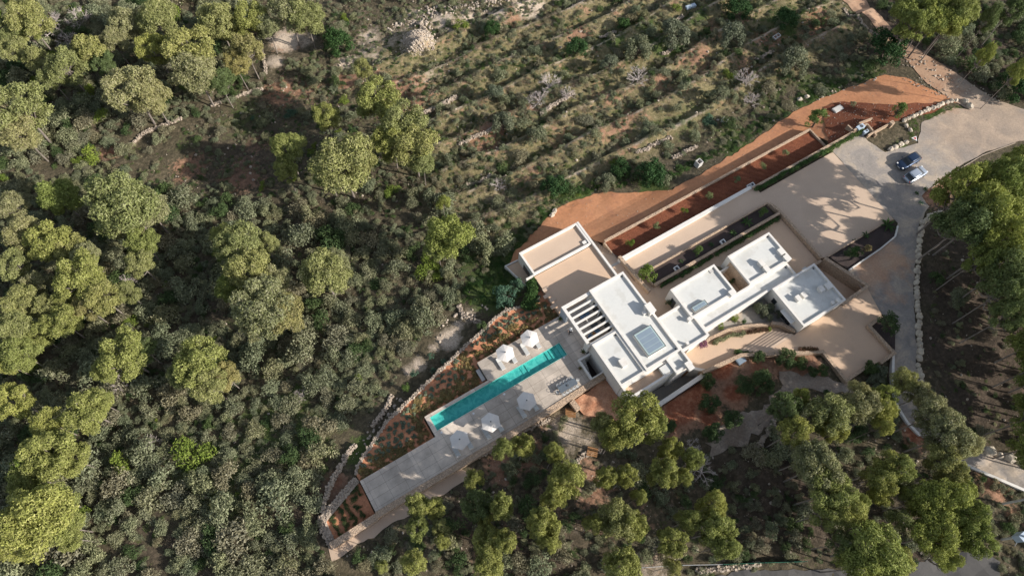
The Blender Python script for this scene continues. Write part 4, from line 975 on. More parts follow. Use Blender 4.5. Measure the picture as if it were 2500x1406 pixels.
for k in range(5):
    a = Vector(fp[k]) - o_; q = MB(); q.tube(a - Vector((0, 0, .3)), a + Vector((0, 0, 1.35)), .05, k=6); q.build('post', M['green'], t)

# ---- person on the terrace (walking)
x, y = P(1393, 808, .9)
pr = thing('person', 'person walking over the shaded terrace in a white top and black trousers, arms swinging', 'person', (x, y, 0.003), 2.4)
def skinned(name, verts, edges, radii, mats, parent, root=0, lv=1):
    me_ = bpy.data.meshes.new(name); me_.from_pydata(verts, edges, []); o = bpy.data.objects.new(name, me_); COL.objects.link(o); o.parent = parent
    md = o.modifiers.new('skin', 'SKIN')
    for i, r_ in enumerate(radii): me_.skin_vertices[0].data[i].radius = (r_, r_) if not isinstance(r_, tuple) else r_
    me_.skin_vertices[0].data[root].use_root = True
    s_ = o.modifiers.new('sub', 'SUBSURF'); s_.levels = lv; s_.render_levels = lv
    me_.materials.append(mats); return o
V = [(0, 0, .95), (0, 0, 1.12), (0, .01, 1.36), (0, .02, 1.47), (0, .03, 1.56), (0, .03, 1.68)]
Ed = [(0, 1), (1, 2), (2, 3), (3, 4), (4, 5)]; Rd = [(.15, .11), (.13, .1), (.16, .11), .06, .085, .075]
def chain(pts, start, rs):
    p_ = start
    for q_, r_ in zip(pts, rs): V.append(q_); Ed.append((p_, len(V) - 1)); Rd.append(r_); p_ = len(V) - 1
    return p_
chain([(.1, 0, .9), (.11, .22, .52), (.11, .30, .1), (.11, .42, .05)], 0, [.1, .065, .045, .04])
chain([(-.1, 0, .9), (-.11, .05, .5), (-.11, -.25, .16), (-.11, -.17, .04)], 0, [.1, .065, .045, .04])
for s_ in (1, -1):
    hd = chain([(s_ * .19, 0, 1.4), (s_ * .3, -.08 * s_, 1.15), (s_ * .36, .12 * s_ + .1, .98), (s_ * .37, .16 * s_ + .12, .93)], 2, [.06, .042, .03, .03])
    b0 = V[hd]
    for f_ in range(4): chain([(b0[0] + (f_ - 1.5) * .022, b0[1] + .03, b0[2] - .05), (b0[0] + (f_ - 1.5) * .024, b0[1] + .035, b0[2] - .095 + abs(f_ - 1.3) * .01)], hd, [.009, .008])
    chain([(b0[0] - s_ * .04, b0[1] + .03, b0[2] - .02), (b0[0] - s_ * .05, b0[1] + .05, b0[2] - .045)], hd, [.011, .009])
skinned('body', V, Ed, Rd, M['skin'], pr)
def sub(idx_, name, mat, grow, pts=None):
    vs = [V[i] for i in idx_]; mp = {i: k for k, i in enumerate(idx_)}
    es = [(mp[a], mp[b_]) for a, b_ in Ed if a in mp and b_ in mp]
    rs = [tuple(r + grow for r in (Rd[i] if isinstance(Rd[i], tuple) else (Rd[i], Rd[i]))) for i in idx_]
    skinned(name, vs, es, rs, mat, pr)
sub([0, 6, 7, 8, 10, 11, 12], 'trousers', M['blackcloth'], .018)
aL = 14
sub([0, 1, 2, aL, aL + 1, aL + 14, aL + 15], 'shirt', M['whitecloth'], .02)
q = MB(); q.lathe([(.02, .13), (.08, .10), (.105, .03), (.1, -.02), (.06, -.05)], k=10); q.build('hair', M['hair'], pr, loc=(0, .005, 1.68))
q = MB(); q.lathe([(.22, 0), (.2, .015), (.11, .02), (.1, .1), (.03, .115)], k=14); q.build('hat', M['whitecloth'], pr, loc=(0, .02, 1.76))
q = MB(); q.add([(-.015, .115, 1.60), (.015, .115, 1.60), (0, .14, 1.60), (0, .11, 1.65)], [(0, 1, 2), (0, 2, 3), (1, 3, 2), (0, 3, 1)]); q.build('nose', M['skin'], pr)

# ------------------------------------------------------------------ foliage meshes
def unit(v): return v / (np.linalg.norm(v, axis=1, keepdims=True) + 1e-9)
def leafquads(C, Nn, w_, l_):
    """C,Nn (k,3); returns quads: each leaf lies across its normal with random spin"""
    k = len(C); r = unit(RNG.normal(size=(k, 3))); t = unit(np.cross(Nn, r)); b_ = unit(np.cross(Nn, t))
    w_ = w_ * RNG.uniform(.6, 1.3, (k, 1)); l_ = l_ * RNG.uniform(.6, 1.3, (k, 1))
    V_ = np.stack([C - t * w_ - b_ * l_ * .5, C + t * w_ * .7 - b_ * l_ * .6, C + t * w_ * .8 + b_ * l_ * .5, C - t * w_ * .5 + b_ * l_ * .7], 1)
    return V_.reshape(-1, 3)
def quadmesh(name, V_, mat):
    k = len(V_) // 4; me_ = bpy.data.meshes.new(name); me_.vertices.add(len(V_)); me_.vertices.foreach_set('co', V_.astype(np.float32).ravel())
    me_.loops.add(len(V_)); me_.loops.foreach_set('vertex_index', np.arange(len(V_), dtype=np.int32))
    me_.polygons.add(k); me_.polygons.foreach_set('loop_start', (np.arange(k) * 4).astype(np.int32)); me_.update(); me_.materials.append(mat); return me_
def lobed(lobes, dens, w_, l_, up=-.25, flat=.85, ins=.12, nrm=.55):
    Cs, Ns = [], []
    for (x, y, z, r) in lobes:
        k = int(dens * r * r * 12.5); d_ = unit(RNG.normal(size=(int(k * 1.6), 3))); d_ = d_[d_[:, 2] > up][:k]
        bump_ = 1 + .20 * np.sin(d_[:, 0] * 6 + x * 3) * np.sin(d_[:, 1] * 6 + y * 3) + .12 * np.sin(d_[:, 2] * 13 + d_[:, 0] * 11)
        rr = r * bump_ * np.where(RNG.random(len(d_)) < ins, RNG.uniform(.3, .8, len(d_)), RNG.uniform(.82, 1.06, len(d_)))
        c_ = np.array([x, y, z]) + d_ * rr[:, None] * np.array([1, 1, flat])
        Cs.append(c_); Ns.append(unit(d_ * np.array([1, 1, 1 / flat]) + RNG.normal(size=d_.shape) * nrm))
    return leafquads(np.concatenate(Cs), np.concatenate(Ns), w_, l_)
def mkobj(name, me_, parent=None):
    o = bpy.data.objects.new(name, me_); COL.objects.link(o); o.parent = parent; return o

def pine_variant(seed, nl, open_=0.0, R=4.0, zc=6.2, lobr=(.24, .36)):
    rs = np.random.default_rng(seed); lobes = []
    el = rs.uniform(.75, 1.0); an = rs.uniform(0, math.pi); tries = 0
    while len(lobes) < nl and tries < 400:
        tries += 1
        a = rs.uniform(0, 2 * math.pi); q_ = math.sqrt(rs.uniform(0, 1)) * .80 + .02
        if open_ and q_ < open_ and rs.random() < .7: continue
        lr = R * rs.uniform(*lobr) * (1.1 - .35 * q_)
        x = q_ * R * math.cos(a); y = q_ * R * math.sin(a) * el; x, y = x * math.cos(an) - y * math.sin(an), x * math.sin(an) + y * math.cos(an)
        z = zc + 2.4 * (1 - q_ ** 2) + rs.uniform(-.7, .5) - (1.2 if rs.random() < .18 else 0)
        if any((x - b_[0]) ** 2 + (y - b_[1]) ** 2 < (.62 * (lr + b_[3]) * .8) ** 2 for b_ in lobes): continue
        lobes.append((x, y, z, lr))
    for _ in range(nl // 2):
        a = rs.uniform(0, 6.283); q_ = rs.uniform(.35, .8); lobes.append((q_ * R * math.cos(a), q_ * R * math.sin(a) * el, zc - rs.uniform(.6, 1.6), R * rs.uniform(.18, .28)))
    crown = quadmesh('pine_crown', lobed(lobes, 44, .06, .22, up=-.35, flat=.78, nrm=.85), M['needles'])
    t = MB(); top = Vector((rs.uniform(-.5, .5), rs.uniform(-.5, .5), zc + .4)); mid = Vector((top.x * .3, top.y * .3 + .2, zc * .45))
    t.tube((0, 0, -.8), mid, .17, .13, 7); t.tube(mid, top, .13, .08, 7)
    for (x, y, z, r) in lobes:
        f_ = rs.uniform(.25, .95); p_ = mid.lerp(top, f_); e = Vector((x, y, z - r * .35)); kn = p_.lerp(e, .5) + Vector((rs.uniform(-.3, .3), rs.uniform(-.3, .3), -.35))
        t.tube(p_, kn, .10, .07, 5); t.tube(kn, e, .07, .035, 5)
        for _ in range(4):
            d_ = Vector(rs.normal(size=3)).normalized() * r * .75; d_.z = abs(d_.z) * .6; t.tube(e, e + d_, .03, .012, 3, caps=False)
    tr_ = t.build('pine_trunk_mesh', M['bark']); tm_ = tr_.data; bpy.data.objects.remove(tr_)
    return crown, tm_
PV = [pine_variant(11, 16), pine_variant(12, 20, lobr=(.2, .32)), pine_variant(13, 13, lobr=(.28, .4)), pine_variant(14, 17, .35), pine_variant(15, 22, lobr=(.18, .3)), pine_variant(16, 14, .3), pine_variant(17, 18), pine_variant(18, 9, lobr=(.34, .46))]

TINT = {'olive': (1, 1, 1, 1), 'yellow-green': (1.0, 1.03, .82, 1), 'bright green': (.86, .95, .66, 1), 'grey-green': (1.02, .98, 1.25, 1), 'dark': (.5, .62, .6, 1), 'brownish': (1.08, .96, 1.0, 1)}
LM = [('the top left corner', 0, 0), ('the sandy clearing', 700, 100), ('the brown juniper', 825, 85), ('the rubble mound', 1020, 112), ('the shaded meadow', 560, 350),
      ('the upper left edge', 0, 330), ('the middle left edge', 0, 700), ('the lower left edge', 0, 1050), ('the bottom left corner', 0, 1406), ('the bare twigged pine', 300, 900),
      ('the big dark hollow', 460, 700), ('the lone middle pine', 1095, 570), ('the guest house', 1330, 620), ('the foot of the pool terrace', 900, 1230), ('the long terrace wall', 1200, 1100),
      ('the orange timber platform', 1446, 1103), ('the white free standing wall', 1640, 980), ('the pinkish bare tree', 1718, 1150), ('the bottom edge middle', 1100, 1406), ('the green mesh fence', 1760, 1378),
      ('the zigzag parapet', 2067, 928), ('the lower driveway bend', 2260, 1060), ('the cabinet pole', 2445, 1316), ('the old asphalt road', 2250, 1390), ('the long boulder row', 2243, 750),
      ('the parked silver car', 2236, 425), ('the top right corner', 2500, 0), ('the woodland track end', 1900, 1150), ('the upper meadow wall', 400, 310)]
used_lab = {}
ORD = ['', 'second ', 'third ', 'fourth ', 'fifth ', 'sixth ', 'seventh ', 'eighth ', 'ninth ', 'tenth ', 'eleventh ', 'twelfth ', 'thirteenth ', 'fourteenth ', 'fifteenth ', 'sixteenth ', 'seventeenth ', 'eighteenth ', 'nineteenth ', 'twentieth ']
def lm_label(what, px, py):
    nm, lx, ly = min(LM, key=lambda q_: math.hypot(q_[1] - px, q_[2] - py)); dx, dy = px - lx, py - ly
    if math.hypot(dx, dy) < 25: dr = 'at'
    elif abs(dx) > 2.2 * abs(dy): dr = 'right of' if dx > 0 else 'left of'
    elif abs(dy) > 2.2 * abs(dx): dr = 'below' if dy > 0 else 'above'
    else: dr = ('lower' if dy > 0 else 'upper') + (' right of' if dx > 0 else ' left of')
    return nm, dr, math.hypot(dx, dy)
PINES = """60 40 50 o;12 70 38 o;28 115 36 o;62 70 30 y;82 140 28 o;155 155 46 o;215 120 42 o;275 95 34 g;300 50 40 g;250 150 30 d;120 185 30 o;310 205 66 g;362 228 44 g;370 110 42 y;380 40 48 o;460 115 60 o;475 172 54 g;528 45 50 o;535 195 34 d;608 40 42 y;600 115 40 b;575 150 32 b
700 20 50 g;745 35 44 o;650 60 30 g;30 250 72 o;45 320 46 g;885 165 22 o;920 235 52 y;985 295 54 o;1012 352 56 o;955 335 48 y;1030 390 34 o;795 280 36 y;700 360 42 y;697 412 30 y;835 390 74 o;880 372 48 o;800 420 40 y;140 475 46 l;290 490 80 o;355 505 50 g;300 545 40 g;20 500 38 g;48 565 44 g;112 585 54 y
165 600 38 o;205 622 36 g;20 645 44 o;190 670 60 y;245 722 46 o;205 745 34 b;340 585 40 y;335 640 34 o;312 712 27 o;40 735 46 o;82 690 32 g;112 745 34 o;152 735 26 y;142 782 44 y;28 800 46 o;86 815 34 y;42 862 44 y;8 880 36 y;580 590 56 o;548 575 36 y;646 595 32 o;605 662 54 o;662 682 44 g;560 700 34 l
640 742 70 g;690 765 50 b;620 790 38 g;790 665 60 o;820 640 36 g;298 862 62 y;345 850 32 d;255 900 34 y;482 880 62 y;505 935 46 o;548 915 34 b;440 910 36 o;25 980 52 y;205 1000 54 y;235 975 32 y;112 1030 42 y;112 1110 64 y;62 1162 44 y;172 1120 44 y;75 1262 84 y;30 1305 60 y;146 1282 48 y;130 1222 44 y;168 1312 34 y
1098 571 56 l;1070 600 34 y;1082 494 18 l;1230 1095 28 y;1277 1085 30 y;1352 1105 25 y;1158 1168 27 y;1165 1232 44 d;1226 1235 34 y;1186 1268 24 y;1020 1231 34 y;1060 1240 30 y;1018 1290 34 y;1075 1288 24 o;1080 1322 20 y;1008 1370 34 y;932 1382 18 y;1192 1320 44 y;1236 1318 30 y;1192 1382 44 y
1382 1170 48 y;1352 1212 32 y;1328 1280 44 y;1342 1322 28 y;1553 1012 68 y;1505 1065 42 y;1592 1040 44 y;1470 1030 26 o;1480 1165 30 y;1532 1160 30 y;1560 1212 20 y;1510 1270 52 o;1546 1284 40 y;1450 1278 25 y;1522 1382 50 y;1640 1098 30 y;1622 1152 40 y;1692 1120 27 y;1666 1166 24 y;1682 1270 30 y;1740 1230 34 y;1752 1292 50 y
1772 1332 34 y;1642 1322 38 y;1642 1384 22 o;1953 970 22 l;1922 990 40 d;1946 1050 42 y;2032 1008 58 o;2040 1046 34 y;2108 990 46 g;2162 965 30 l;2160 1000 36 y;2156 1040 24 y;2100 955 28 g;2328 1058 58 g;2360 1082 36 g;2290 1008 46 g;2215 930 38 o;2250 962 40 g;2308 1122 42 o;2330 1152 36 o
2002 1139 58 g;1980 1112 46 g;2034 1200 62 y;2070 1245 44 y;2026 1252 42 y;2098 1228 24 y;2180 1138 42 y;2197 1146 38 y;2150 1172 38 y;2156 1202 34 y;2206 1200 22 y;2272 1220 52 l;2316 1225 58 l;2372 1260 50 l;2387 1318 44 l;2350 1200 38 l;2286 1312 58 l;2316 1360 34 l;2196 1268 28 o;2144 1342 74 l;2186 1376 48 y;2106 1386 52 l;2062 1326 34 d
2370 458 58 l;2422 511 64 l;2452 582 54 l;2406 625 34 l;2466 653 48 d;2370 530 58 d;2458 440 58 l;2490 400 40 l;2462 708 44 d;2480 762 40 d;2236 14 48 l;2308 24 50 l;2344 20 44 y;2236 50 38 l;2272 43 38 l;2332 44 34 l;2484 14 30 d;2416 46 20 d;2404 137 18 l;2484 175 22 l"""
TK = {'o': 'olive', 'y': 'yellow-green', 'l': 'bright green', 'g': 'grey-green', 'd': 'dark', 'b': 'brownish'}
plist = []
for s_ in PINES.replace('\n', ';').split(';'):
    a = s_.split(); plist.append((float(a[0]), float(a[1]), float(a[2]), TK[a[3]]))
info = []
for i, (px, py, r, tn) in enumerate(plist):
    x, y, z = PG(px, py, 6); rm = r / (FPX / depth(x, y, z + 6)) * (1.06 if py < 900 or px < 900 else .97); sx = rm / 4.0
    Hc = 4.6 + 4.2 * sx                                     # height of the crown's middle above ground
    if 1200 < px < 1850 and py > 980: Hc = 9.3 + 2.5 * sx
    elif 900 < px <= 1200 and py > 1100: Hc = 6 + 3 * sx
    elif 2180 < px < 2275 and 900 < py < 985: Hc = 4.5 + 2 * sx
    elif px >= 1850 and py > 900: Hc = 8.5 + 3 * sx
    elif px > 2340 and 380 < py < 800: Hc = 9 + 4 * sx
    elif px > 2200 and py < 220: Hc = 8 + 3 * sx
    x, y, z = PG(px, py, Hc + .6 * sx); info.append((x, y, z, sx, Hc))
groups = {}
for i, (px, py, r, tn) in enumerate(plist):
    nm, dr, d_ = lm_label('', px, py); groups.setdefault((nm, dr, tn), []).append((d_, i))
labs = {}
for (nm, dr, tn), L in groups.items():
    for k, (d_, i) in enumerate(sorted(L)):
        r = plist[i][2]; sz_ = 'large' if r > 55 else 'small' if r < 31 else 'mid-sized'
        labs[i] = '%s %s pine, %snearest %s %s' % (sz_, tn, ORD[k], dr, nm)
PROOT = []
def pine(x, y, z, sx, Hc, v, tint, label, group='umbrella shaped pines around the villa', deep=1.0):
    t = thing('pine_tree', label, 'pine tree', (x, y, z), random.uniform(0, 6.28), group); sc2 = (sx * .55 + .42) * deep
    c_ = mkobj('crown', PV[v][0], t); c_.color = tint; c_.scale = (sx, sx, sc2); c_.location.z = Hc - 6.9 * sc2
    tr = mkobj('trunk', PV[v][1], t); tr.scale = (sx, sx, (Hc + .2) / 6.9); return t
for i, (px, py, r, tn) in enumerate(plist):
    x, y, z, sx, Hc = info[i]; v = 7 if r < 30 else (i * 5 + int(px)) % 7
    pine(x, y, z, sx, Hc, v, TINT[tn], labs[i], deep=1.7 if (px > 2340 and py < 800) else 1.5 if (1200 < px < 1850 and py > 980) else 1.25 if Hc > 8 else 1.0); PROOT.append((x, y, sx * 4))
# unseen pines added past the right hand edge to shade slope and drive
for i, (px, py, r, Hc) in enumerate([(2575, 880, 55, 12), (2580, 1000, 55, 14), (2600, 720, 55, 12)] + [(2545 + 62 * (k % 2) + 15 * math.sin(k * 2.1), 500 + 42 * k, 58, 6.5 + (k % 3)) for k in range(16)] + [(2690, 560 + 110 * k, 70, 9) for k in range(6)]):
    x, y, z = PG(px, py, Hc); sx = r / (FPX / depth(x, y, z + Hc)) / 4
    pine(x, y, z, sx, Hc, (i * 3) % 7, TINT['bright green'], 'tall unseen pine added for its shade just beyond the right edge of the view', 'unseen pines added for shade beyond the right edge', 1.6)

# ---- shrubs
def shrub_variant(seed, mat, R=1.5, H=1.5, nl=8, dens=46, w_=.045, l_=.13, spiky=.7):
    rs = np.random.default_rng(seed); lobes = []
    for _ in range(nl):
        a = rs.uniform(0, 6.28); q_ = math.sqrt(rs.random()) * .7; r = R * rs.uniform(.26, .46)
        lobes.append((q_ * R * math.cos(a), q_ * R * math.sin(a), H * (1 - .75 * q_ ** 2) * rs.uniform(.55, .85) - r * .3, r))
    return quadmesh('shrub_foliage', lobed(lobes, dens, w_, l_, up=-.2, flat=.95, nrm=spiky + .2), mat)
SV = {k: [shrub_variant(hash_ + i, M[mt], **kw) for i in range(3)] for hash_, (k, mt, kw) in enumerate([
    ('A', 'maquisA', {}), ('B', 'maquisB', {}), ('C', 'maquisC', {}), ('D', 'maquisD', dict(spiky=.9)), ('E', 'maquisE', dict(nl=6)), ('T', 'tealleaf', {}), ('L', 'lavender', dict(nl=7, H=1.3, dens=40, w_=.12, l_=.26)),
    ('G', 'golden', dict(nl=9, H=.7, dens=32, w_=.1, l_=.25)), ('W', 'grassleaf', dict(nl=6, H=.6, dens=14)), ('Y', 'dryleaf', dict(nl=6, H=.8, dens=9, w_=.02, l_=.4, spiky=1.2)), ('H', 'hedgeleaf', dict(nl=7)), ('R', 'redleaf', {}), ('P', 'purple', {})])}
SVD = {k: v for k, v in SV.items()}
def treelike(name, px, py, r_px, kind, label, cat, tall=1.0, R=3.0, nl=16, mat=None, tr='darkbark', group=None, w_=.08, l_=.22, dens=22):
    h_ = 2.6 * tall * min(1, r_px / 30)
    x, y, z = PG(px, py, h_ * .8); rm = r_px / (FPX / depth(x, y, z)); s_ = rm / R
    key = (kind, int(px) % 3)
    if key not in TVC:
        rs = np.random.default_rng(100 + len(TVC)); lobes = []
        for _ in range(nl):
            a = rs.uniform(0, 6.28); q_ = math.sqrt(rs.random()) * .72; r = R * rs.uniform(.22, .36)
            lobes.append((q_ * R * math.cos(a), q_ * R * math.sin(a), 2.2 + 1.5 * (1 - q_ ** 2) + rs.uniform(-.6, .3), r))
            if rs.random() < .5: lobes.append((q_ * 1.2 * R * math.cos(a), q_ * 1.2 * R * math.sin(a), 1.3 + rs.uniform(-.3, .3), r * .8))
        cm = quadmesh(kind + '_crown', lobed(lobes, dens, w_, l_, up=-.4, nrm=.8), M[mat])
        tb = MB(); tb.tube((0, 0, -.5), (0, 0, 1.3), .22, .15, 7)
        for L in lobes: tb.tube((0, 0, 1.2), (L[0], L[1], L[2] - .2), .09, .03, 4, caps=False)
        o = tb.build('x', M[tr]); tmn = o.data; bpy.data.objects.remove(o); TVC[key] = (cm, tmn)
    t = thing(name, label, cat, (x, y, z), random.uniform(0, 6.28), group); t.scale = (s_, s_, s_ * tall)
    mkobj('crown', TVC[key][0], t); mkobj('trunk', TVC[key][1], t); PROOT.append((x, y, rm)); return t
TVC = {}
CAR = [(2160, 125, 50, 'big round dark green carob beside the dirt track near the top right'), (1515, 410, 30, 'dark carob left of its larger twin above the dirt road'), (1588, 423, 40, 'large glossy dark carob, right one of the pair above the dirt road'),
       (1355, 452, 34, 'dark green carob at the left end of the row above the dirt road'), (1410, 115, 28, 'round dark green carob on the upper terraces'), (1522, 58, 18, 'narrow dark green tree near the top of the terraces'), (1800, 22, 36, 'broad dark carob at the top edge of the terraces'),
       (1920, 42, 30, 'green carob left of the dirt track junction'), (825, 105, 38, 'dark green carob below the brown juniper'), (2484, 215, 46, 'big dark evergreen at the right edge above the bend of the track'), (1200, 70, 24, 'low dark evergreen bush beside the stony ground'),
       (1985, 75, 0, ''), (2420, 170, 0, ''), (1075, 600, 0, '')]
for px, py, r, lb in CAR:
    if r: treelike('carob_tree', px, py, r, 'carob', lb, 'tree', mat='carob')
OLV = [(1870, 755, 27, 'grey leaved olive tree in the shady garden between the house wings'), (1560, 120, 34, 'grey green olive tree on the upper terraces under the thin post'), (1645, 85, 40, 'wide olive tree on the upper terraces'), (1790, 85, 36, 'olive tree left of the double concrete frame'),
       (1240, 715, 0, ''), (1205, 225, 26, 'dark olive tree near the right of the big pine group'), (1310, 330, 30, 'small olive tree in the middle of the terraces'), (1490, 155, 26, 'bushy olive tree beside a patch of bright weeds'), (1940, 150, 40, 'spreading olive tree between track and carob'),
       (1230, 300, 30, 'olive tree right of the big pine group'), (1480, 440, 26, 'pale olive tree beside the red road above the carobs'), (1760, 230, 26, 'sparse olive tree on the right part of the terraces'), (2155, 905, 20, 'dark olive tree beside the curb of the narrow driveway'), (2145, 928, 20, 'pale olive tree at the planter below the terrace corner'), (2345, 720, 30, 'olive coloured young tree on the slope right of the boulder row')]
for px, py, r, lb in OLV:
    if r: treelike('olive_tree', px, py, r, 'olive', lb, 'tree', mat='oliveleaf')
YT = [(1822, 938, 26, 'dark bushy oak nearest the white free standing wall end'), (1866, 930, 32, 'largest dark bushy oak in the red yard'), (1730, 928, 22, 'small dark oak beside the freestanding wall corner'), (1736, 981, 28, 'dark oak in the middle of the red soil yard'), (1792, 1022, 26, 'dark oak beside the woodland track'),
      (1746, 1051, 26, 'olive green oak at the lower edge of the red yard'), (1855, 868, 17, 'small shrubby tree on the zigzag wall, left one'), (1925, 872, 28, 'shrubby tree growing over the zigzag wall, larger one'), (1960, 885, 18, 'small tree behind the zigzag wall bend'), (2012, 902, 16, 'bright green bush below the parapet point'),
      (2130, 895, 20, 'dark bush below the last parapet stub'), (1635, 1035, 18, 'dark bush right of the tall pine'), (1985, 905, 15, 'small oak in the bank under the parapet')]
for px, py, r, lb in YT: treelike('oak_tree', px, py, r, 'oak', lb, 'tree', mat='maquisC')
x = treelike('juniper', 828, 72, 26, 'juniper', 'round brownish green juniper on the stony bank', 'tree', mat='maquisA', w_=.05, l_=.14, dens=30)
GP = [(1581, 672, 24, 'maquisE', 'bright green leafy shrub at the lower end of the dark planting strip'), (2084, 617, 20, 'hedgeleaf', 'round dark green shrub in the corner planter'), (2163, 795, 27, 'maquisC', 'broad green tree over the planter beside the driveway'),
      (1865, 518, 13, 'grassleaf', 'green feathery shrub at the top end of the dark planting strip'), (1706, 612, 14, 'grassleaf', 'round bright green plant in the middle of the dark strip'), (2120, 604, 12, 'golden', 'yellowish bush in the corner planter'),
      (1232, 722, 30, 'tealleaf', 'large blue green tree left of the curved hedge'), (1262, 700, 20, 'tealleaf', 'smaller blue green tree touching the curved hedge'), (1715, 838, 14, 'purple', 'purple flowering bougainvillea at the house corner'), (1902, 765, 12, 'oliveleaf', 'small olive shrub against the shaded house wall'),
      (1794, 778, 11, 'maquisE', 'yellow green shrub between roof corridor and garden'), (1757, 797, 11, 'maquisE', 'yellow green shrub at the low end of the shady garden'), (1821, 781, 8, 'hedgeleaf', 'small round clipped bush in the shady garden'), (1637, 735, 11, 'maquisC', 'dark potted tree against the wall of the middle wing'),
      (1790, 684, 9, 'maquisC', 'small tree in the little court between two wings'), (1758, 655, 9, 'maquisD', 'small shrub beside the low court wall'), (1883, 799, 6, 'maquisE', 'small lime green bush at the top of the broad steps'), (1178, 796, 16, 'maquisC', 'dark leafy shrub outside the curved bed wall'),
      (1052, 868, 9, 'tealleaf', 'small blue green bush on the lower path, upper one'), (1082, 883, 8, 'tealleaf', 'small blue green bush close to the bed wall'), (1058, 905, 8, 'tealleaf', 'small blue green bush, lowest of three on the path'), (1012, 913, 13, 'tealleaf', 'blue green bush beside the pale path patch'), (990, 945, 13, 'grassleaf', 'bright green bush beside the lower path wall'),
      (2085, 250, 8, 'maquisB', 'tall thin reed clump beside the concrete slab'), (2190, 275, 20, 'grassleaf', 'wild green reeds behind the service enclosure'), (1990, 300, 26, 'grassleaf', 'mound of bright green weeds at the end of the retaining wall'), (1082, 1205, 0, '', ''), (1023, 1187, 7, 'redleaf', 'small reddish shrub on the terrace wall'), (937, 1240, 8, 'maquisC', 'small dark spiky shrub at the last corner of the pool terrace')]
for px, py, r, mt, lb in GP:
    if not r: continue
    z0 = None
    t = treelike('garden_shrub', px, py, r, 'g' + mt, lb, 'shrub', mat=mt, R=2.0, nl=12, w_=.07, l_=.2)
    X_, Y_ = t.location.x, t.location.y
    for poly, zf in [q_[:2] for q_ in CARVE]:
        if bool(inpoly(np.array([X_]), np.array([Y_]), poly)[0]):
            zz = float(np.asarray(zf(np.array([X_]), np.array([Y_])))[0])
            hx = PG(px, py)[2]
            xx, yy = P(px, py, zz + 1.2); t.location = (xx, yy, zz)

def rosette(mb, n_, L, wd, droop=.6, up=.7, seed=0, c=(0, 0, 0)):
    rs = np.random.default_rng(seed)
    for i in range(n_):
        a = 6.283 * i / n_ * 1.618 * 3; e = up * rs.uniform(.3, 1.3); l_ = L * rs.uniform(.75, 1.1); d_ = Vector((math.cos(a), math.sin(a), 0)); s_ = Vector((-d_.y, d_.x, 0)) * wd
        p0 = Vector(c); p1 = p0 + d_ * l_ * .5 + Vector((0, 0, l_ * .5 * e)); p2 = p0 + d_ * l_ + Vector((0, 0, l_ * (e * .6 - droop * .3)))
        mb.add([p0 - s_ * .5, p0 + s_ * .5, p1 + s_, p1 - s_, p2], [(0, 1, 2, 3), (3, 2, 4)])
RO = [(1737, 596, 9, .3, 'dark', 'dark spiky plant beside the upper white shaft'), (1664, 636, 7, .3, 'dark', 'small dark spiky plant near the lower white shaft'), (1790, 567, 11, .3, 'g', 'green rosette plant in the dark strip right of the upper shaft'), (1824, 542, 17, .3, 'g', 'largest spreading rosette palm in the dark planting strip'),
      (2117, 572, 12, .5, 'dark', 'dark fan palm in the corner planter, upper one'), (2090, 588, 11, .5, 'dark', 'dark palm left of the fan palm in the corner planter'), (2170, 548, 22, .5, 'g', 'big green yucca clump at the tip of the corner planter'), (1424, 859, 9, .3, 'dark', 'dark potted palm beside the stair pit'), (1416, 899, 6, .3, 'dark', 'small dark potted palm in front of the stair pit wall'),
      (1368, 779, 8, .3, 'g', 'green potted palm at the outer pergola corner'), (2250, 494, 8, .3, 'teal', 'blue agave at the edge below the parked cars, lowest one'), (2285, 466, 12, .3, 'teal', 'big blue agave cluster below the parked cars'), (2262, 460, 8, .3, 'dark', 'dark agave beside the white kerb'), (2240, 470, 7, .3, 'dark', 'dark agave nearest the driveway gate'), (1130, 1124, 4, .2, 'dark', 'tiny dark succulent on the terrace wall')]
for i, (px, py, r, hh, kd, lb) in enumerate(RO):
    x, y, z = PG(px, py, hh)
    for poly, zf in [q_[:2] for q_ in CARVE]:
        if bool(inpoly(np.array([x]), np.array([y]), poly)[0]): z = float(np.asarray(zf(np.array([x]), np.array([y])))[0])
    if 1360 < px < 1430: z = 0.0
    x, y = P(px, py, z + hh); rm = r / (FPX / depth(x, y, z))
    t = thing('spiky_plant' if 'pot' not in lb else 'potted_palm', lb, 'plant', (x, y, z))
    q = MB(); rosette(q, 34, rm, rm * .07 + .015, seed=i, c=(0, 0, .35 if 'pot' in lb else .05)); q.build('leaves', M[{'dark': 'carob', 'g': 'hedgeleaf', 'teal': 'tealleaf'}[kd]], t)
    q = MB()
    if 'pot' in lb: q.lathe([(.16, 0.003), (.24, .36), (.2, .37)], k=12); q.build('pot', M['terracotta'], t)
    else: q.tube((0, 0, -.2), (0, 0, .1), .06, k=6); q.build('stem', M['darkbark'], t)

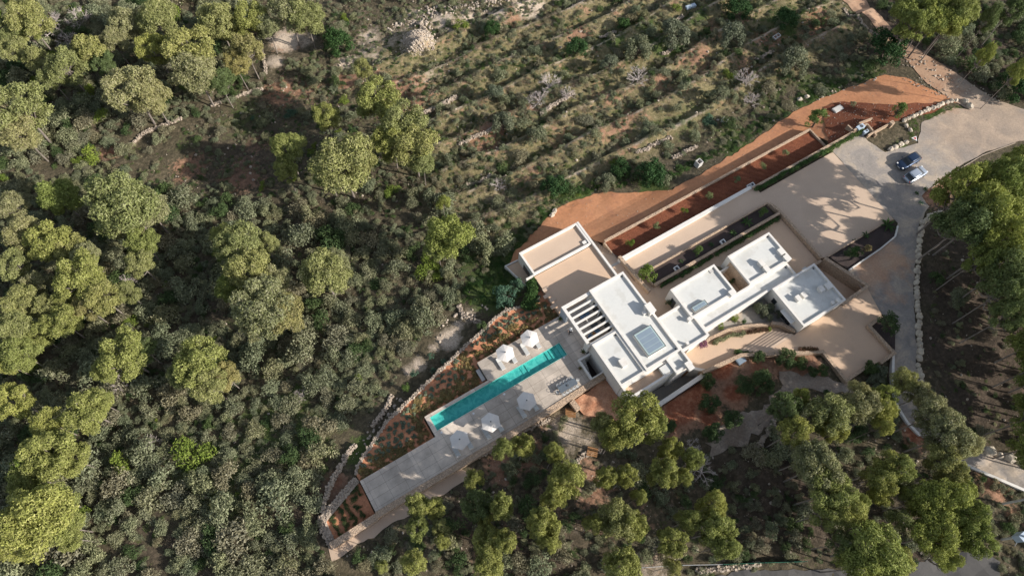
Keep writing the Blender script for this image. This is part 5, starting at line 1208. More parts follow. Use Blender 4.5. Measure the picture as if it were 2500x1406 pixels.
# ---- leafless trees and dead branches
def bare_mesh(seed, n0=9, R=2.5, H=2.6):
    rs = np.random.default_rng(seed); t = MB()
    def grow(p, d_, L, r, lv):
        e = p + d_ * L; t.tube(p, e, r, r * .6, 3 if lv > 1 else 5, caps=False)
        if lv >= 3: return
        for _ in range(5 if lv else n0):
            nd = (d_ * (.8 if lv else .35) + Vector(rs.normal(size=3)) * (.45 if lv else .8)); nd.z = abs(nd.z) * .8 + .1; nd.normalize(); grow(e, nd, L * rs.uniform(.6, .95) * (.9 if lv else 1.6), r * .6, lv + 1)
    grow(Vector((0, 0, -.3)), Vector((0, 0, 1)), .9, .12, 0); o = t.build('x', M['deadwood']); m_ = o.data; bpy.data.objects.remove(o); return m_
M['deadwood'] = mottled('dead_branches', (.50, .44, .41), (.40, .345, .32), 1, 8, .2, .95, 0)
BMV = [bare_mesh(s_) for s_ in (1, 2, 3)]
BT = [(1718, 1150, 42, 'pinkish grey leafless tree with fine twigs near the woodland track'), (1340, 205, 34, 'leafless grey tree on the terraces, upper of two'), (1318, 240, 30, 'leafless grey tree on the terraces, lower of two'), (1820, 190, 34, 'leafless twiggy tree on the right terraces'), (1560, 185, 32, 'leafless brown tree in the middle terraces'),
      (1690, 1085, 24, 'pale leafless crown above the pinkish tree'), (130, 70, 40, 'tangle of bare grey branches near the top left'), (190, 45, 34, 'bare branched dead tree right of the top left pines'), (165, 95, 28, 'fallen dead branches in the top left hollow'), (1385, 225, 26, 'small leafless tree beside the pale terrace wall'), (1840, 240, 24, 'dead grey bush in the right terraces'), (1215, 445, 22, 'bare shrub below the big pine group'),
      (300, 925, 40, 'bare silver branches spilling from the bare twigged pine'), (125, 1150, 26, 'patch of bare silver twigs in the left pines'), (310, 690, 30, 'bare grey branches under the slim pine'), (1750, 940, 0, ''), (735, 960, 22, 'bare bush in the middle of the scrub'), (360, 1075, 26, 'heap of grey dead twigs in the left scrub'), (60, 305, 24, 'bare branches under the left edge pine')]
for i, (px, py, r, lb) in enumerate(BT):
    if not r: continue
    x, y, z = PG(px, py, 1.5); rm = r / (FPX / depth(x, y, z)); t = mkobj('bare_tree', BMV[i % 3]); t.location = (x, y, z); t.rotation_euler.z = i; t.scale = (rm / 2.6,) * 3; tag(t, lb, 'bare tree')

# ---- hedges
def hedge(L, wd, h_, z0, mt, label, kinds='H', closed=False):
    t = thing('hedge', label, 'hedge', (L[0][0], L[0][1], z0)); pts = []
    for a, b_ in zip(L[:-1], L[1:]):
        d_ = math.hypot(b_[0] - a[0], b_[1] - a[1]); k = max(1, int(d_ / .35))
        for j in range(k): pts.append((a[0] + (b_[0] - a[0]) * j / k - L[0][0], a[1] + (b_[1] - a[1]) * j / k - L[0][1]))
    lobes = [(x + RNG.normal() * .06, y + RNG.normal() * wd * .14, h_ * RNG.uniform(.45, .65), wd * RNG.uniform(.42, .62)) for x, y in pts]
    mkobj('foliage', quadmesh('hedge_foliage', lobed(lobes, 60, .05, .14, up=-.5, nrm=.8), M[mt]), t)
    q = wallmesh([(a[0] - L[0][0], a[1] - L[0][1]) for a in L], h_ * .6, 0, wd * .4); q.build('stems', M['darkbark'], t)
hedge([(11.2, -4.15), (21.6, -4.15)], .62, .75, 0, 'hedgeleaf', 'clipped green hedge below the dark strip, house end half')
hedge([(22.1, -4.15), (35.6, -4.15)], .62, .75, 0, 'hedgeleaf', 'clipped green hedge below the dark strip, parking end half')
hedge([(35.6, 1.95), (51.0, 1.95)], .7, .55, .3, 'hedgeleaf', 'green hedge along the stone wall of the parking terrace')
hedge([(51.2, 1.85), (60.3, 1.95)], .7, .6, .2, 'grassleaf', 'yellowish green hedge end near the service enclosure')
hedge([P(x, y, 0) for x, y in ((1301, 684), (1301, 712), (1296, 738), (1284, 750))], 1.5, 1.6, -1.4, 'hedgeleaf', 'thick curved dark green hedge left of the guest house')
hedge([(12.4, -15.6), (15.6, -16.05), (17.6, -16.9)], .7, .5, 0, 'maquisB', 'mixed green planting along the curved wall, lower half')
hedge([(17.9, -17.0), (19.6, -17.6), (21.3, -18.3)], .6, .5, .05, 'redleaf', 'reddish green planting along the curved wall, upper half')
hedge([P(x, y, .5) for x, y in ((1800, 861), (1850, 861), (1900, 856))], .7, .5, 0, 'carob', 'low dark hedge inside the zigzag wall')
hedge([P(x, y, 1.4) for x, y in ((1955, 851), (2000, 851))], .6, .45, 1, 'redleaf', 'low reddish hedge inside the parapet')

# ------------------------------------------------------------------ dry stone terrace walls and boulders
TW = [([(1008, 292), (1060, 262), (1112, 236)], 'pale dry stone terrace wall running right from the big pine group', 1.1), ([(1120, 352), (1160, 330), (1204, 312)], 'dry stone wall above the striped pink soil patch', .9), ([(1318, 277), (1355, 252), (1396, 227)], 'straight dry stone wall below the leafless terrace trees', 1.0),
      ([(1552, 373), (1600, 350), (1640, 333)], 'crumbling stone wall above the carob pair', .8), ([(1640, 385), (1700, 357)], 'short stone line left of the brick shaft', .6), ([(1468, 92), (1505, 76)], 'short wall below the narrow dark tree', .7), ([(1618, 132), (1672, 106)], 'short straight wall under the wide olive tree', .7),
      ([(1845, 145), (1886, 124)], 'short wall below the double concrete frame', .7), ([(1815, 245), (1862, 228), (1910, 212)], 'low rubble line on the right terraces', .5), ([(1640, 60), (1668, 38)], 'short stone wall by the white trough', .6), ([(300, 362), (350, 322), (405, 300), (440, 288)], 'long reddish dry stone wall on the left hillside', .8),
      ([(515, 256), (580, 235), (640, 215)], 'reddish stone wall above the shaded meadow', .7), ([(1140, 448), (1180, 440), (1196, 425)], 'low curved stone line below the pine group', .6), ([(785, 1245), (798, 1195), (830, 1135), (862, 1085)], 'rough stone wall outside the lowest corner bed', 1.0),
      ([(905, 1040), (940, 1000), (958, 965)], 'pale stone edge along the lower path', .8), ([(600, 70), (640, 130), (650, 180)], 'thin stone edge round the sandy clearing', .4), ([(1180, 790), (1130, 770), (1120, 745)], 'broken stone edge above the pale path', .6), ([(2060, 20), (2110, 60), (2165, 100)], 'line of stones along the upper dirt track', .4),
      ([(1860, 1375), (1780, 1388), (1700, 1392)], 'pale stone edging of the old asphalt road', .6), ([(1900, 1010), (1880, 1050), (1850, 1090)], 'tumbled stone bank beside the woodland track', .8), ([(1060, 120), (1045, 80), (1020, 55)], 'low stone edge climbing from the rubble mound', .6),
      ([(1270, 950), (1350, 975), (1410, 1025)], '', 0), ([(1395, 1130), (1430, 1108), (1470, 1098)], 'low stone line left of the orange brown platform', .5), ([(1100, 1150), (1180, 1105), (1260, 1060), (1340, 1020)], 'rough stone footing outside the long terrace wall', .6)]
def stonerow(pts, wd, h_, size, mb=None):
    mb = mb or MB(); rs = np.random.default_rng(int(abs(pts[0][0] * 10)))
    for a, b_ in zip(pts[:-1], pts[1:]):
        L_ = math.hypot(b_[0] - a[0], b_[1] - a[1]); nx_, ny_ = -(b_[1] - a[1]) / L_, (b_[0] - a[0]) / L_
        for j in range(int(L_ / (size * .8)) + 1):
            for w_ in np.arange(-wd / 2, wd / 2 + .01, size * .8):
                for z_ in np.arange(.05, h_ + .01, size * .7):
                    if rs.random() < .12: continue
                    t_ = (j + rs.random() * .7) * size * .8 / L_; o_ = w_ + rs.normal() * .08
                    c_ = Vector((a[0] + (b_[0] - a[0]) * t_ + nx_ * o_, a[1] + (b_[1] - a[1]) * t_ + ny_ * o_, a[2] + (b_[2] - a[2]) * t_ + z_))
                    R_ = Matrix.Rotation(rs.uniform(0, 6.28), 3, Vector(rs.normal(size=3)).normalized()); hs_ = [size * rs.uniform(.3, .6) for _ in range(3)]
                    vs = [c_ + R_ @ Vector((sx * hs_[0] * (1 - .25 * (sz > 0)), sy * hs_[1] * (1 - .2 * (sz > 0)), sz * hs_[2])) for sx, sy, sz in ((-1, -1, -1), (1, -1, -1), (1, 1, -1), (-1, 1, -1), (-1, -1, 1), (1, -1, 1), (1, 1, 1), (-1, 1, 1))]
                    mb.add(vs, [(0, 3, 2, 1), (4, 5, 6, 7), (0, 1, 5, 4), (1, 2, 6, 5), (2, 3, 7, 6), (3, 0, 4, 7)])
    return mb
for L, lb, h_ in TW:
    if not lb: continue
    pts = [PG(x, y, h_ * .5) for x, y in L]; fine = []
    for a, b_ in zip(pts[:-1], pts[1:]):
        for j in range(5): fine.append(tuple(a[k] + (b_[k] - a[k]) * j / 5 for k in range(3)))
    fine.append(pts[-1]); fine = [(a + RNG.normal() * .1, b_ + RNG.normal() * .1, gz(a, b_)) for a, b_, c_ in fine]
    tag(stonerow(fine, .45 if h_ > .8 else .32, h_ * .55, .34).build('dry_stone_wall', M['drywall']), lb, 'dry stone wall')
for k_, (mb_, pts_, wd_, h_, sz__) in enumerate(GW_LATE):
    tag(stonerow(pts_, wd_, h_, sz__, mb_).build('garden_wall', M['drywall']), ('low curved dry stone wall edging the red planted bed by the pool', 'wide dry stone wall wrapped round the lowest corner bed')[k_], 'wall')
def boulder_mesh(seed):
    bm = bmesh.new(); bmesh.ops.create_icosphere(bm, subdivisions=2, radius=.5); rs = np.random.default_rng(seed); ph = rs.uniform(0, 6, 3)
    for v in bm.verts:
        d_ = v.co.normalized(); k = 1 + .18 * math.sin(d_.x * 4 + ph[0]) * math.cos(d_.y * 5 + ph[1]) + .12 * math.sin(d_.z * 7 + ph[2]) + rs.normal() * .035
        v.co = Vector((d_.x * .5 * k, d_.y * .42 * k, d_.z * .38 * k))
    m_ = bpy.data.meshes.new('boulder'); bm.to_mesh(m_); bm.free(); m_.materials.append(M['boulder']); return m_
ENDUP = {'boulders edging the parking area': False, 'boulders by the sign': False, 'boulders above the lower driveway': True}
ROWN = {'boulders along the narrow driveway': 'long row beside the narrow driveway', 'boulders above the lower driveway': 'row above the lower right driveway', 'boulders edging the parking area': 'row below the mulch slope', 'boulders by the sign': 'short row uphill of the cars'}
BM_ = [boulder_mesh(i) for i in range(6)]
def boulders(L, step, size, label, group):
    made = []
    pts = [PG(x, y) for x, y in L]; tot = 0; nx_ = 0
    for a, b_ in zip(pts[:-1], pts[1:]):
        d_ = math.hypot(b_[0] - a[0], b_[1] - a[1]); t_ = nx_
        while t_ < d_:
            x = a[0] + (b_[0] - a[0]) * t_ / d_ + RNG.normal() * .07; y = a[1] + (b_[1] - a[1]) * t_ / d_ + RNG.normal() * .07; s_ = size * RNG.uniform(.8, 1.25)
            o = mkobj('boulder', BM_[int(RNG.integers(6))]); o.location = (x, y, gz(x, y) + .15 * s_); o.rotation_euler = (RNG.uniform(-.2, .2), RNG.uniform(-.2, .2), math.atan2(b_[1] - a[1], b_[0] - a[0]) + RNG.normal() * .25)
            o.scale = (s_ * 1.05, s_ * RNG.uniform(.85, 1.05), s_ * 1.1); tag(o, label, 'boulder', group); made.append(o); t_ += step * s_ / size
        nx_ = t_ - d_
    n_ = len(made)
    for k_, o in enumerate(made):
        e_ = min(k_, n_ - 1 - k_)
        if n_ > 2: o['label'] = 'boulder, %sfrom the %s end of the %s' % ((['first '] + ORD[1:])[e_], 'starting' if 0 else ('upper' if (k_ <= n_ - 1 - k_) == ENDUP.get(group, True) else 'lower'), ROWN.get(group, group))
boulders([(2308, 516), (2272, 527), (2252, 545), (2243, 575), (2240, 640), (2240, 760), (2242, 900), (2250, 935)], .92, 1.05, 'limestone boulder in the long row on the right edge of the narrow driveway', 'boulders along the narrow driveway')
boulders([(2368, 1078), (2400, 1095), (2450, 1115), (2520, 1142)], 1.25, 1.35, 'limestone boulder in the row above the driveway in the lower right corner', 'boulders above the lower driveway')
boulders([(2207, 296), (2240, 281), (2300, 256), (2338, 243)], .95, 1.0, 'pale boulder in the row between the mulch slope and the parking area', 'boulders edging the parking area')
boulders([(2356, 250), (2372, 268)], 1.1, 1.5, 'large pale boulder at the top end of the row above the parking area', 'boulders edging the parking area, top end')
boulders([(2172, 366), (2192, 357), (2203, 352), (2222, 346)], 1.15, 1.1, 'rounded pale boulder in the short row uphill of the dark blue car', 'boulders by the sign')
boulders([(2208, 308), (2226, 328)], 1.5, 1.1, 'lone pale boulder between service enclosure and warning sign', 'boulders near the sign')
boulders([(1345, 528), (1368, 508)], 1.3, 1.1, 'pale boulder at the lower tip of the dirt road above the guest house', 'boulders at the dirt road tip')
boulders([(1950, 245), (1972, 238)], 1.6, 1.0, 'pale boulder at the upper edge of the dirt road', 'boulders at the dirt road edge')

# ------------------------------------------------------------------ planted rows in the red bed
deckedge = [(-41.3, -6.5), (-29.8, -6.5), (-29.8, -3.3), (-19.4, -3.3), (-19.4, -.1), (-4.8, -.1)]
lav = []
for i in range(60):
    for j in range(22):
        x = -42 + i * .98 + (j % 2) * .49 + RNG.normal() * .09; y = -6.5 + j * .92 + RNG.normal() * .09; lav.append((x, y))
lv = np.array(lav); k = inpoly(lv[:, 0], lv[:, 1], BED) & (dpoly(lv[:, 0], lv[:, 1], BED) > .45); dd = dpoly(lv[:, 0], lv[:, 1], deckedge, False); k &= (dd > 2.4 - .9 * (lv[:, 0] < -30)); lv = lv[k]
if len(lv) > 290: lv = lv[RNG.permutation(len(lv))[:290]]
L3 = SVD['L']
LB = [('the curved hedge', 1296, 715), ('the house side parasol', 1293, 824), ('the outer sunlit parasol', 1233, 860), ('the pale garden bench', 1178, 915), ('the pool deep end', 1040, 1019), ('the empty terrace corner', 880, 1175), ('the bed wall kink', 1061, 918)]
LMs = LM; LM = LB; gl_ = {}
for i_, (x, y) in enumerate(lv):
    pp = project(x, y, -1); nm, dr, d_ = lm_label('', *pp); gl_.setdefault((nm, dr), []).append((d_, i_))
LM = LMs; ll_ = {}
for (nm, dr), L in gl_.items():
    for q_, (d_, i_) in enumerate(sorted(L)): ll_[i_] = 'round cushion plant in the red bed, %snearest %s %s' % (ORD[q_] if q_ < 20 else 'not ', dr, nm)
for i_, (x, y) in enumerate(lv):
    o = mkobj('cushion_plant', L3[int(RNG.integers(3))]); s_ = RNG.uniform(.25, .34); o.location = (x, y, -1.02); o.rotation_euler.z = RNG.uniform(0, 6); o.scale = (s_, s_, s_ * .9)
    tag(o, ll_[i_], 'shrub', 'cushion plants in the red bed')
lv2 = np.array([(x, y) for x in np.arange(-50, -41, 1.15) for y in np.arange(-12, -5, .62)]); lv2 = lv2 + RNG.normal(size=lv2.shape) * .06
k = inpoly(lv2[:, 0], lv2[:, 1], BED2) & (dpoly(lv2[:, 0], lv2[:, 1], BED2) > .5); lv2 = lv2[k]
for x, y in lv2:
    o = mkobj('rosemary_bush', SVD['C'][int(RNG.integers(3))]); s_ = RNG.uniform(.22, .32); o.location = (x, y, -1.3); o.rotation_euler.z = RNG.uniform(0, 6); o.scale = (s_ * 1.5, s_, s_)
    tag(o, 'dark green low bush in the rows of the lowest corner bed', 'shrub', 'dark bushes in the corner bed')
# seven planted saplings in the mulch strip
for i, px_ in enumerate(((1538, 592), (1604, 552), (1672, 517), (1731, 479), (1797, 440), (1860, 408), (1917, 376))):
    x, y = P(*px_, -.4); t = thing('young_olive', ['lowest', 'second lowest', 'third lowest', 'middle', 'third highest', 'second highest', 'highest'][i] + ' of the seven young trees planted in the red mulch strip', 'sapling', (x, y, -1.2), i, 'saplings in the mulch strip')
    c_ = mkobj('crown', SVD['E' if i in (0, 2) else 'B'][i % 3], t); c_.location.z = .5; c_.scale = (.5, .5, .75); c_.color = (.8, .9, .7, 1)
    q = MB(); q.tube((0, 0, -.05), (0, 0, .9), .03, k=5); q.build('trunk', M['darkbark'], t)
# raised rows of the dark bed near the lower path are covered by the garden hedge planting

# ------------------------------------------------------------------ wild shrubs
def pxy(x, y, z):
    """vectorised projection to photo coordinates, used only to look up planting zones"""
    d_ = np.stack([x - CX, y - CY, z - HCAM]); c_ = MC @ d_; return 1250 - FPX * c_[0] / c_[2], 703 + FPX * c_[1] / c_[2]
Z_DENSE = PGL([(-300, -300), (640, -300), (640, 60), (630, 150), (600, 210), (470, 262), (300, 330), (245, 400), (420, 480), (800, 520), (1000, 470), (1100, 500), (1220, 560), (1250, 610), (1180, 690), (1110, 745), (1000, 860), (960, 940), (900, 1020), (850, 1080), (770, 1200), (770, 1330), (880, 1500), (900, 1700), (-400, 1700)])
Z_TERR = PGL([(640, -300), (2060, -300), (2100, 60), (2200, 130), (2100, 200), (1980, 240), (1860, 325), (1760, 400), (1640, 455), (1470, 468), (1330, 530), (1260, 600), (1100, 500), (1000, 470), (800, 520), (420, 480), (245, 400), (470, 262), (640, 200)])
Z_LOW = PGL([(880, 1400), (820, 1360), (1100, 1190), (1430, 985), (1600, 1010), (1700, 1060), (1850, 1070), (1900, 980), (2060, 950), (2160, 900), (2180, 1010), (2300, 1110), (2560, 1240), (2700, 1400), (2700, 1600), (880, 1650)])
Z_RIGHT = PGL([(2262, 520), (2330, 500), (2700, 350), (2700, 1180), (2500, 1130), (2400, 1080), (2262, 960)])
Z_TR = PGL([(2070, -300), (2130, 10), (2210, 95), (2350, 185), (2440, 240), (2700, 290), (2700, -300)])
def zone(poly, dens, rmin, rmax, kinds, pw=1.6, seed=0):
    rs = np.random.default_rng(seed); xs = [p[0] for p in poly]; ys = [p[1] for p in poly]; x0, x1, y0, y1 = max(min(xs), -110), min(max(xs), 150), max(min(ys), -90), min(max(ys), 135)
    k = int((x1 - x0) * (y1 - y0) * dens); x = rs.uniform(x0, x1, k); y = rs.uniform(y0, y1, k); m_ = inpoly(x, y, poly); x, y = x[m_], y[m_]
    px, py = pxy(x, y, g(x, y)); m_ = (px > -60) & (px < 2600) & (py > -70) & (py < 1470); x, y, px, py = x[m_], y[m_], px[m_], py[m_]
    r = rmin + (rmax - rmin) * rs.random(len(x)) ** pw; kd = rs.choice(list(kinds[0]), size=len(x), p=np.array(kinds[1]) / sum(kinds[1])); return x, y, r, kd, px, py
def bandfr(x, y): return ((y + 1.3 * np.sin(x * .06) + .6 * np.sin(x * .17 + 1) - 17) / 6.3) % 1
parts_ = [zone(Z_DENSE, .50, .7, 2.3, ('ABCDE', (36, 32, 10, 14, 4)), 1.3, 1), zone(Z_TERR, .24, .4, 1.8, ('ABCDET', (34, 34, 12, 15, 4, 1)), 2.0, 2), zone(Z_LOW, .26, .4, 1.7, ('ABCD', (24, 22, 36, 18)), 1.6, 3),
          zone(Z_RIGHT, .12, .3, 1.3, ('ACD', (40, 35, 25)), 2.0, 4), zone(Z_TR, .30, .6, 2.0, ('ABC', (30, 20, 50)), 1.3, 5)]
sx_, sy_, sr_, sk_, spx, spy = [np.concatenate([p[i] for p in parts_]) for i in range(6)]
keep = np.ones(len(sx_), bool)
lowf = sn(sx_, sy_, .19, 4) + .6 * sn(sx_, sy_, .43, 1)
inter = inpoly(sx_, sy_, Z_TERR); fr2 = bandfr(sx_, sy_)
keep &= ~(inter & (sx_ > -12) & (sx_ < 82) & (fr2 > .40) & (fr2 < .93) & (RNG.random(len(sx_)) < .8))
sr_ = np.where(inter, sr_ * .92, sr_ * np.clip(1.0 + .38 * lowf, .5, 1.45)); keep &= ~(~inter & (lowf < -.8) & (RNG.random(len(sx_)) < .35))
GARD = [BED, BED2, YARD, TRK, REDY, PATHW, PATHL, CLRG, RD, DR, DP, DP2]
for poly in CLEAR: keep &= ~(inpoly(sx_, sy_, poly) | (dpoly(sx_, sy_, poly) < sr_ * .75))
keep &= ~((sx_ > -6) & (sx_ < 39) & (sy_ > -21) & (sy_ < 12)) & ~((np.abs(sx_ + 22) < 20) & (np.abs(sy_ + 5) < 7))
keep &= ~inpoly(sx_, sy_, PALE) | (sr_ < .6)
def notin(px0, py0, r, strength):
    global keep
    d_ = np.hypot(spx - px0, spy - py0); keep &= ~((d_ < r) & (RNG.random(len(spx)) < strength))
for a in ((480, 400, 80, .75), (600, 400, 90, .8), (540, 330, 80, .6), (700, 225, 70, .7), (1190, 345, 60, .6), (990, 240, 80, .7), (1020, 112, 40, 1), (1100, 150, 70, .5), (1200, 120, 60, .4), (2400, 850, 150, .4), (700, 1020, 70, .4), (1180, 690, 60, .85), (270, 375, 30, .9), (1150, 620, 30, .5), (880, 1105, 30, .8), (950, 120, 60, .8), (1700, 1380, 60, .6), (1450, 1180, 60, .5), (1270, 1130, 60, .5)): notin(*a)
sx_, sy_, sr_, sk_, spx, spy = [a[keep] for a in (sx_, sy_, sr_, sk_, spx, spy)]
# thin out overlaps: big first
order = np.argsort(-sr_); cell = {}; sel = []
for i in order:
    c_ = (int(sx_[i] // 2.5), int(sy_[i] // 2.5)); ok = True
    for a in (-1, 0, 1):
        for b_ in (-1, 0, 1):
            for j in cell.get((c_[0] + a, c_[1] + b_), ()):
                if (sx_[i] - sx_[j]) ** 2 + (sy_[i] - sy_[j]) ** 2 < (.52 * (sr_[i] + sr_[j])) ** 2: ok = False; break
            if not ok: break
        if not ok: break
    if ok: sel.append(i); cell.setdefault(c_, []).append(i)
sel = np.array(sel); sz_ = g(sx_, sy_)
vis = sel[(spx[sel] > 5) & (spx[sel] < 2495) & (spy[sel] > 5) & (spy[sel] < 1400)]
big = set(vis[:300].tolist())
SLAB = {'A': 'olive green rounded', 'B': 'grey green rounded', 'C': 'dark green rounded', 'D': 'brownish twiggy', 'E': 'yellow green', 'T': 'blue green'}
def zname(x, y):
    for nm, pl in (('in the dense scrub of the left hillside', Z_DENSE), ('on the terraced slope above the villa', Z_TERR), ('among the pines below the villa', Z_LOW), ('on the dark slope right of the driveway', Z_RIGHT)):
        if bool(inpoly(np.array([x]), np.array([y]), pl)[0]): return nm
    return 'in the dark wood at the top right'
firsts = {}
gsh = {}
for i in sorted(big):
    nm, dr, d_ = lm_label('', spx[i], spy[i]); gsh.setdefault((nm, dr, sk_[i]), []).append((d_, i))
slab_ = {}
for (nm, dr, k_), L in gsh.items():
    for q_, (d_, i) in enumerate(sorted(L)): slab_[i] = 'large %s shrub, %snearest %s %s' % (SLAB[k_].replace(' rounded', ''), ORD[min(q_, 19)] if q_ < 20 else 'distant, not ', dr, nm)
for i in sorted(big):
    kd = sk_[i]; v = int(i) % 3; o = mkobj('shrub', SVD[kd][v]); s_ = float(sr_[i]) / 1.5; o.location = (sx_[i], sy_[i], sz_[i] - .1)
    o.rotation_euler.z = float(i) * 1.3; o.scale = (s_, s_ * (.75 + .5 * ((i * 7) % 10) / 10), s_ * (.8 + .6 * ((i * 3) % 10) / 10)); zn = zname(sx_[i], sy_[i])
    tag(o, slab_[i], 'shrub', '%s shrubs %s' % (SLAB[kd], zn)); firsts.setdefault((kd, v), o)

def scatter(name, X, Y, Z, S, K, protos, label=None, cat=None, zs=1.0, tilt=0.1):
    """one uncountable mass: small plants or stones instanced over points"""
    me_ = bpy.data.meshes.new(name); me_.vertices.add(len(X)); me_.vertices.foreach_set('co', np.stack([X, Y, Z], -1).astype(np.float32).ravel())
    a = me_.attributes.new('scl', 'FLOAT_VECTOR', 'POINT'); sv = np.stack([S, S * RNG.uniform(.7, 1.35, len(S)), S * zs * RNG.uniform(.7, 1.5, len(S))], -1); a.data.foreach_set('vector', sv.astype(np.float32).ravel())
    a = me_.attributes.new('rot', 'FLOAT_VECTOR', 'POINT'); a.data.foreach_set('vector', np.stack([RNG.uniform(-tilt, tilt, len(S)), RNG.uniform(-tilt, tilt, len(S)), RNG.uniform(0, 6.28, len(S))], -1).astype(np.float32).ravel())
    a = me_.attributes.new('kid', 'INT', 'POINT'); a.data.foreach_set('value', K.astype(np.int32))
    o = bpy.data.objects.new(name, me_); COL.objects.link(o); ng = bpy.data.node_groups.new(name, 'GeometryNodeTree')
    ng.interface.new_socket('Geometry', in_out='INPUT', socket_type='NodeSocketGeometry'); ng.interface.new_socket('Geometry', in_out='OUTPUT', socket_type='NodeSocketGeometry')
    i_ = ng.nodes.new('NodeGroupInput'); o_ = ng.nodes.new('NodeGroupOutput'); ip = ng.nodes.new('GeometryNodeInstanceOnPoints'); jn = ng.nodes.new('GeometryNodeJoinGeometry')
    for pr_ in protos:
        oi = ng.nodes.new('GeometryNodeObjectInfo'); oi.inputs['Object'].default_value = pr_; oi.inputs['As Instance'].default_value = True; oi.transform_space = 'ORIGINAL'; ng.links.new(oi.outputs['Geometry'], jn.inputs[0])
    def na(nm, ty):
        x_ = ng.nodes.new('GeometryNodeInputNamedAttribute'); x_.data_type = ty; x_.inputs['Name'].default_value = nm; return x_.outputs['Attribute']
    ng.links.new(i_.outputs[0], ip.inputs['Points']); ng.links.new(jn.outputs[0], ip.inputs['Instance']); ip.inputs['Pick Instance'].default_value = True
    ng.links.new(na('kid', 'INT'), ip.inputs['Instance Index']); ng.links.new(na('scl', 'FLOAT_VECTOR'), ip.inputs['Scale']); ng.links.new(na('rot', 'FLOAT_VECTOR'), ip.inputs['Rotation'])
    ng.links.new(ip.outputs[0], o_.inputs[0]); md = o.modifiers.new('scatter', 'NODES'); md.node_group = ng
    o['kind'] = 'stuff'
    if label: o['label'] = label; o['category'] = cat
    return o
def proto(k, v):
    """a plant mesh used only as the source of the uncountable masses"""
    key = 'proto_%s%d' % (k, v)
    if key in PRO: return PRO[key]
    o = bpy.data.objects.new(key, SVD[k][v]); PRO[key] = o; return o
PRO = {}
rest = np.array([i for i in sel if i not in big])
X, Y, S = [], [], []
for kd, nm, lb in (('A', 'undergrowth', 'olive green scrub filling the slopes between the larger shrubs'), ('B', 'undergrowth', 'grey green scrub filling the slopes between the larger shrubs'), ('C', 'undergrowth', 'dark green scrub scattered between larger shrubs'), ('D', 'undergrowth', 'brownish twiggy scrub between the larger shrubs'), ('E', 'undergrowth', 'yellow green bushes dotted through the scrub'), ('T', 'undergrowth', 'blue green bushes dotted over the terraces')):
    ii = rest[sk_[rest] == kd]
    if len(ii): scatter(nm, sx_[ii], sy_[ii], sz_[ii] - .08, sr_[ii] / 1.5, RNG.integers(0, 3, len(ii)), [proto(kd, v) for v in range(3)], lb, 'undergrowth')

# ground-level clutter: dry tufts, grass, stones
def clutter(polys, dens, rmin, rmax, seed, avoid=True, soft=None, hard_=.15):
    X, Y, S = [], [], []
    for q_, (poly, d_) in enumerate(zip(polys, dens)):
        x, y, r, kd, px, py = zone(poly, d_, rmin, rmax, ('A', (1,)), 1.8, seed + q_); X.append(x); Y.append(y); S.append(r)
    X, Y, S = map(np.concatenate, (X, Y, S)); k = np.ones(len(X), bool)
    if avoid:
        for poly in CLEAR: k &= ~(inpoly(X, Y, poly) | (dpoly(X, Y, poly) < hard_))
        k &= ~((X > -6) & (X < 39) & (Y > -21) & (Y < 12)) & ~((np.abs(X + 22) < 20) & (np.abs(Y + 5) < 6.8))
    if soft is not None: k &= (sn(X, Y, soft, 3) + .5 * sn(X, Y, soft * 2.7, 5)) > RNG.uniform(-.7, .5, len(X))
    return X[k], Y[k], S[k]
AREAS = [Z_DENSE, Z_TERR, Z_LOW, Z_RIGHT, Z_TR]
X, Y, S = clutter(AREAS, [.5, 1.5, .45, .4, .4], .2, .65, 20, soft=.12)
scatter('dry_brush', X, Y, g(X, Y) - .03, S / 1.2, RNG.integers(0, 6, len(X)), [proto('Y', 0), proto('Y', 1), proto('Y', 2), proto('D', 0), proto('B', 1), proto('A', 2)], 'dry brush and low twiggy herbs covering the slopes', 'brush', zs=.8)
X, Y, S = clutter([Z_DENSE, Z_TERR, Z_LOW, Z_TR], [.9, .14, .4, .7], .4, 1.0, 30, soft=.2)
scatter('low_scrub', X, Y, g(X, Y) - .05, S / 1.5, RNG.integers(0, 7, len(X)), [proto('A', 0), proto('A', 1), proto('B', 0), proto('B', 2), proto('A', 2), proto('C', 0), proto('D', 1)], 'knee high evergreen scrub closing the gaps on the hillside', 'scrub', zs=.9)
X, Y, S = clutter(AREAS, [.5, 1.2, .45, .4, .5], .15, .5, 40, soft=.09)
scatter('wild_grass', X, Y, g(X, Y) - .03, S / 1.2, RNG.integers(0, 5, len(X)), [proto('W', 0), proto('W', 1), proto('W', 2), proto('C', 1), proto('A', 0)], 'wild grass and weeds growing over the open ground', 'grass', zs=.7)
# fringe of weeds along the upper edge of the dirt road and the lawn-like patch left of the guest house
FR = PGL([(1290, 600), (1320, 545), (1370, 495), (1470, 458), (1640, 452), (1760, 395), (1860, 322), (1960, 255), (2100, 198), (2160, 178), (2150, 165), (1950, 232), (1850, 295), (1740, 370), (1620, 425), (1470, 435), (1340, 480), (1270, 560), (1180, 640), (1110, 740), (1240, 745), (1265, 640)])
X, Y, S = clutter([FR], [4.0], .2, .6, 60, soft=None, hard_=.05)
scatter('green_weeds', X, Y, g(X, Y) - .03, S / 1.2, RNG.integers(0, 4, len(X)), [proto('W', 0), proto('W', 1), proto('C', 2), proto('H', 0)], 'fringe of bright green weeds along the dirt road and beside the guest house', 'weeds', zs=.6)
gs = PGL([(2240, 288), (2320, 252), (2345, 262), (2300, 280), (2245, 300), (2235, 345), (2222, 340), (2215, 300)])
X, Y, S = zone(gs, 6, .15, .4, ('A', (1,)), 1.5, 66)[:3]
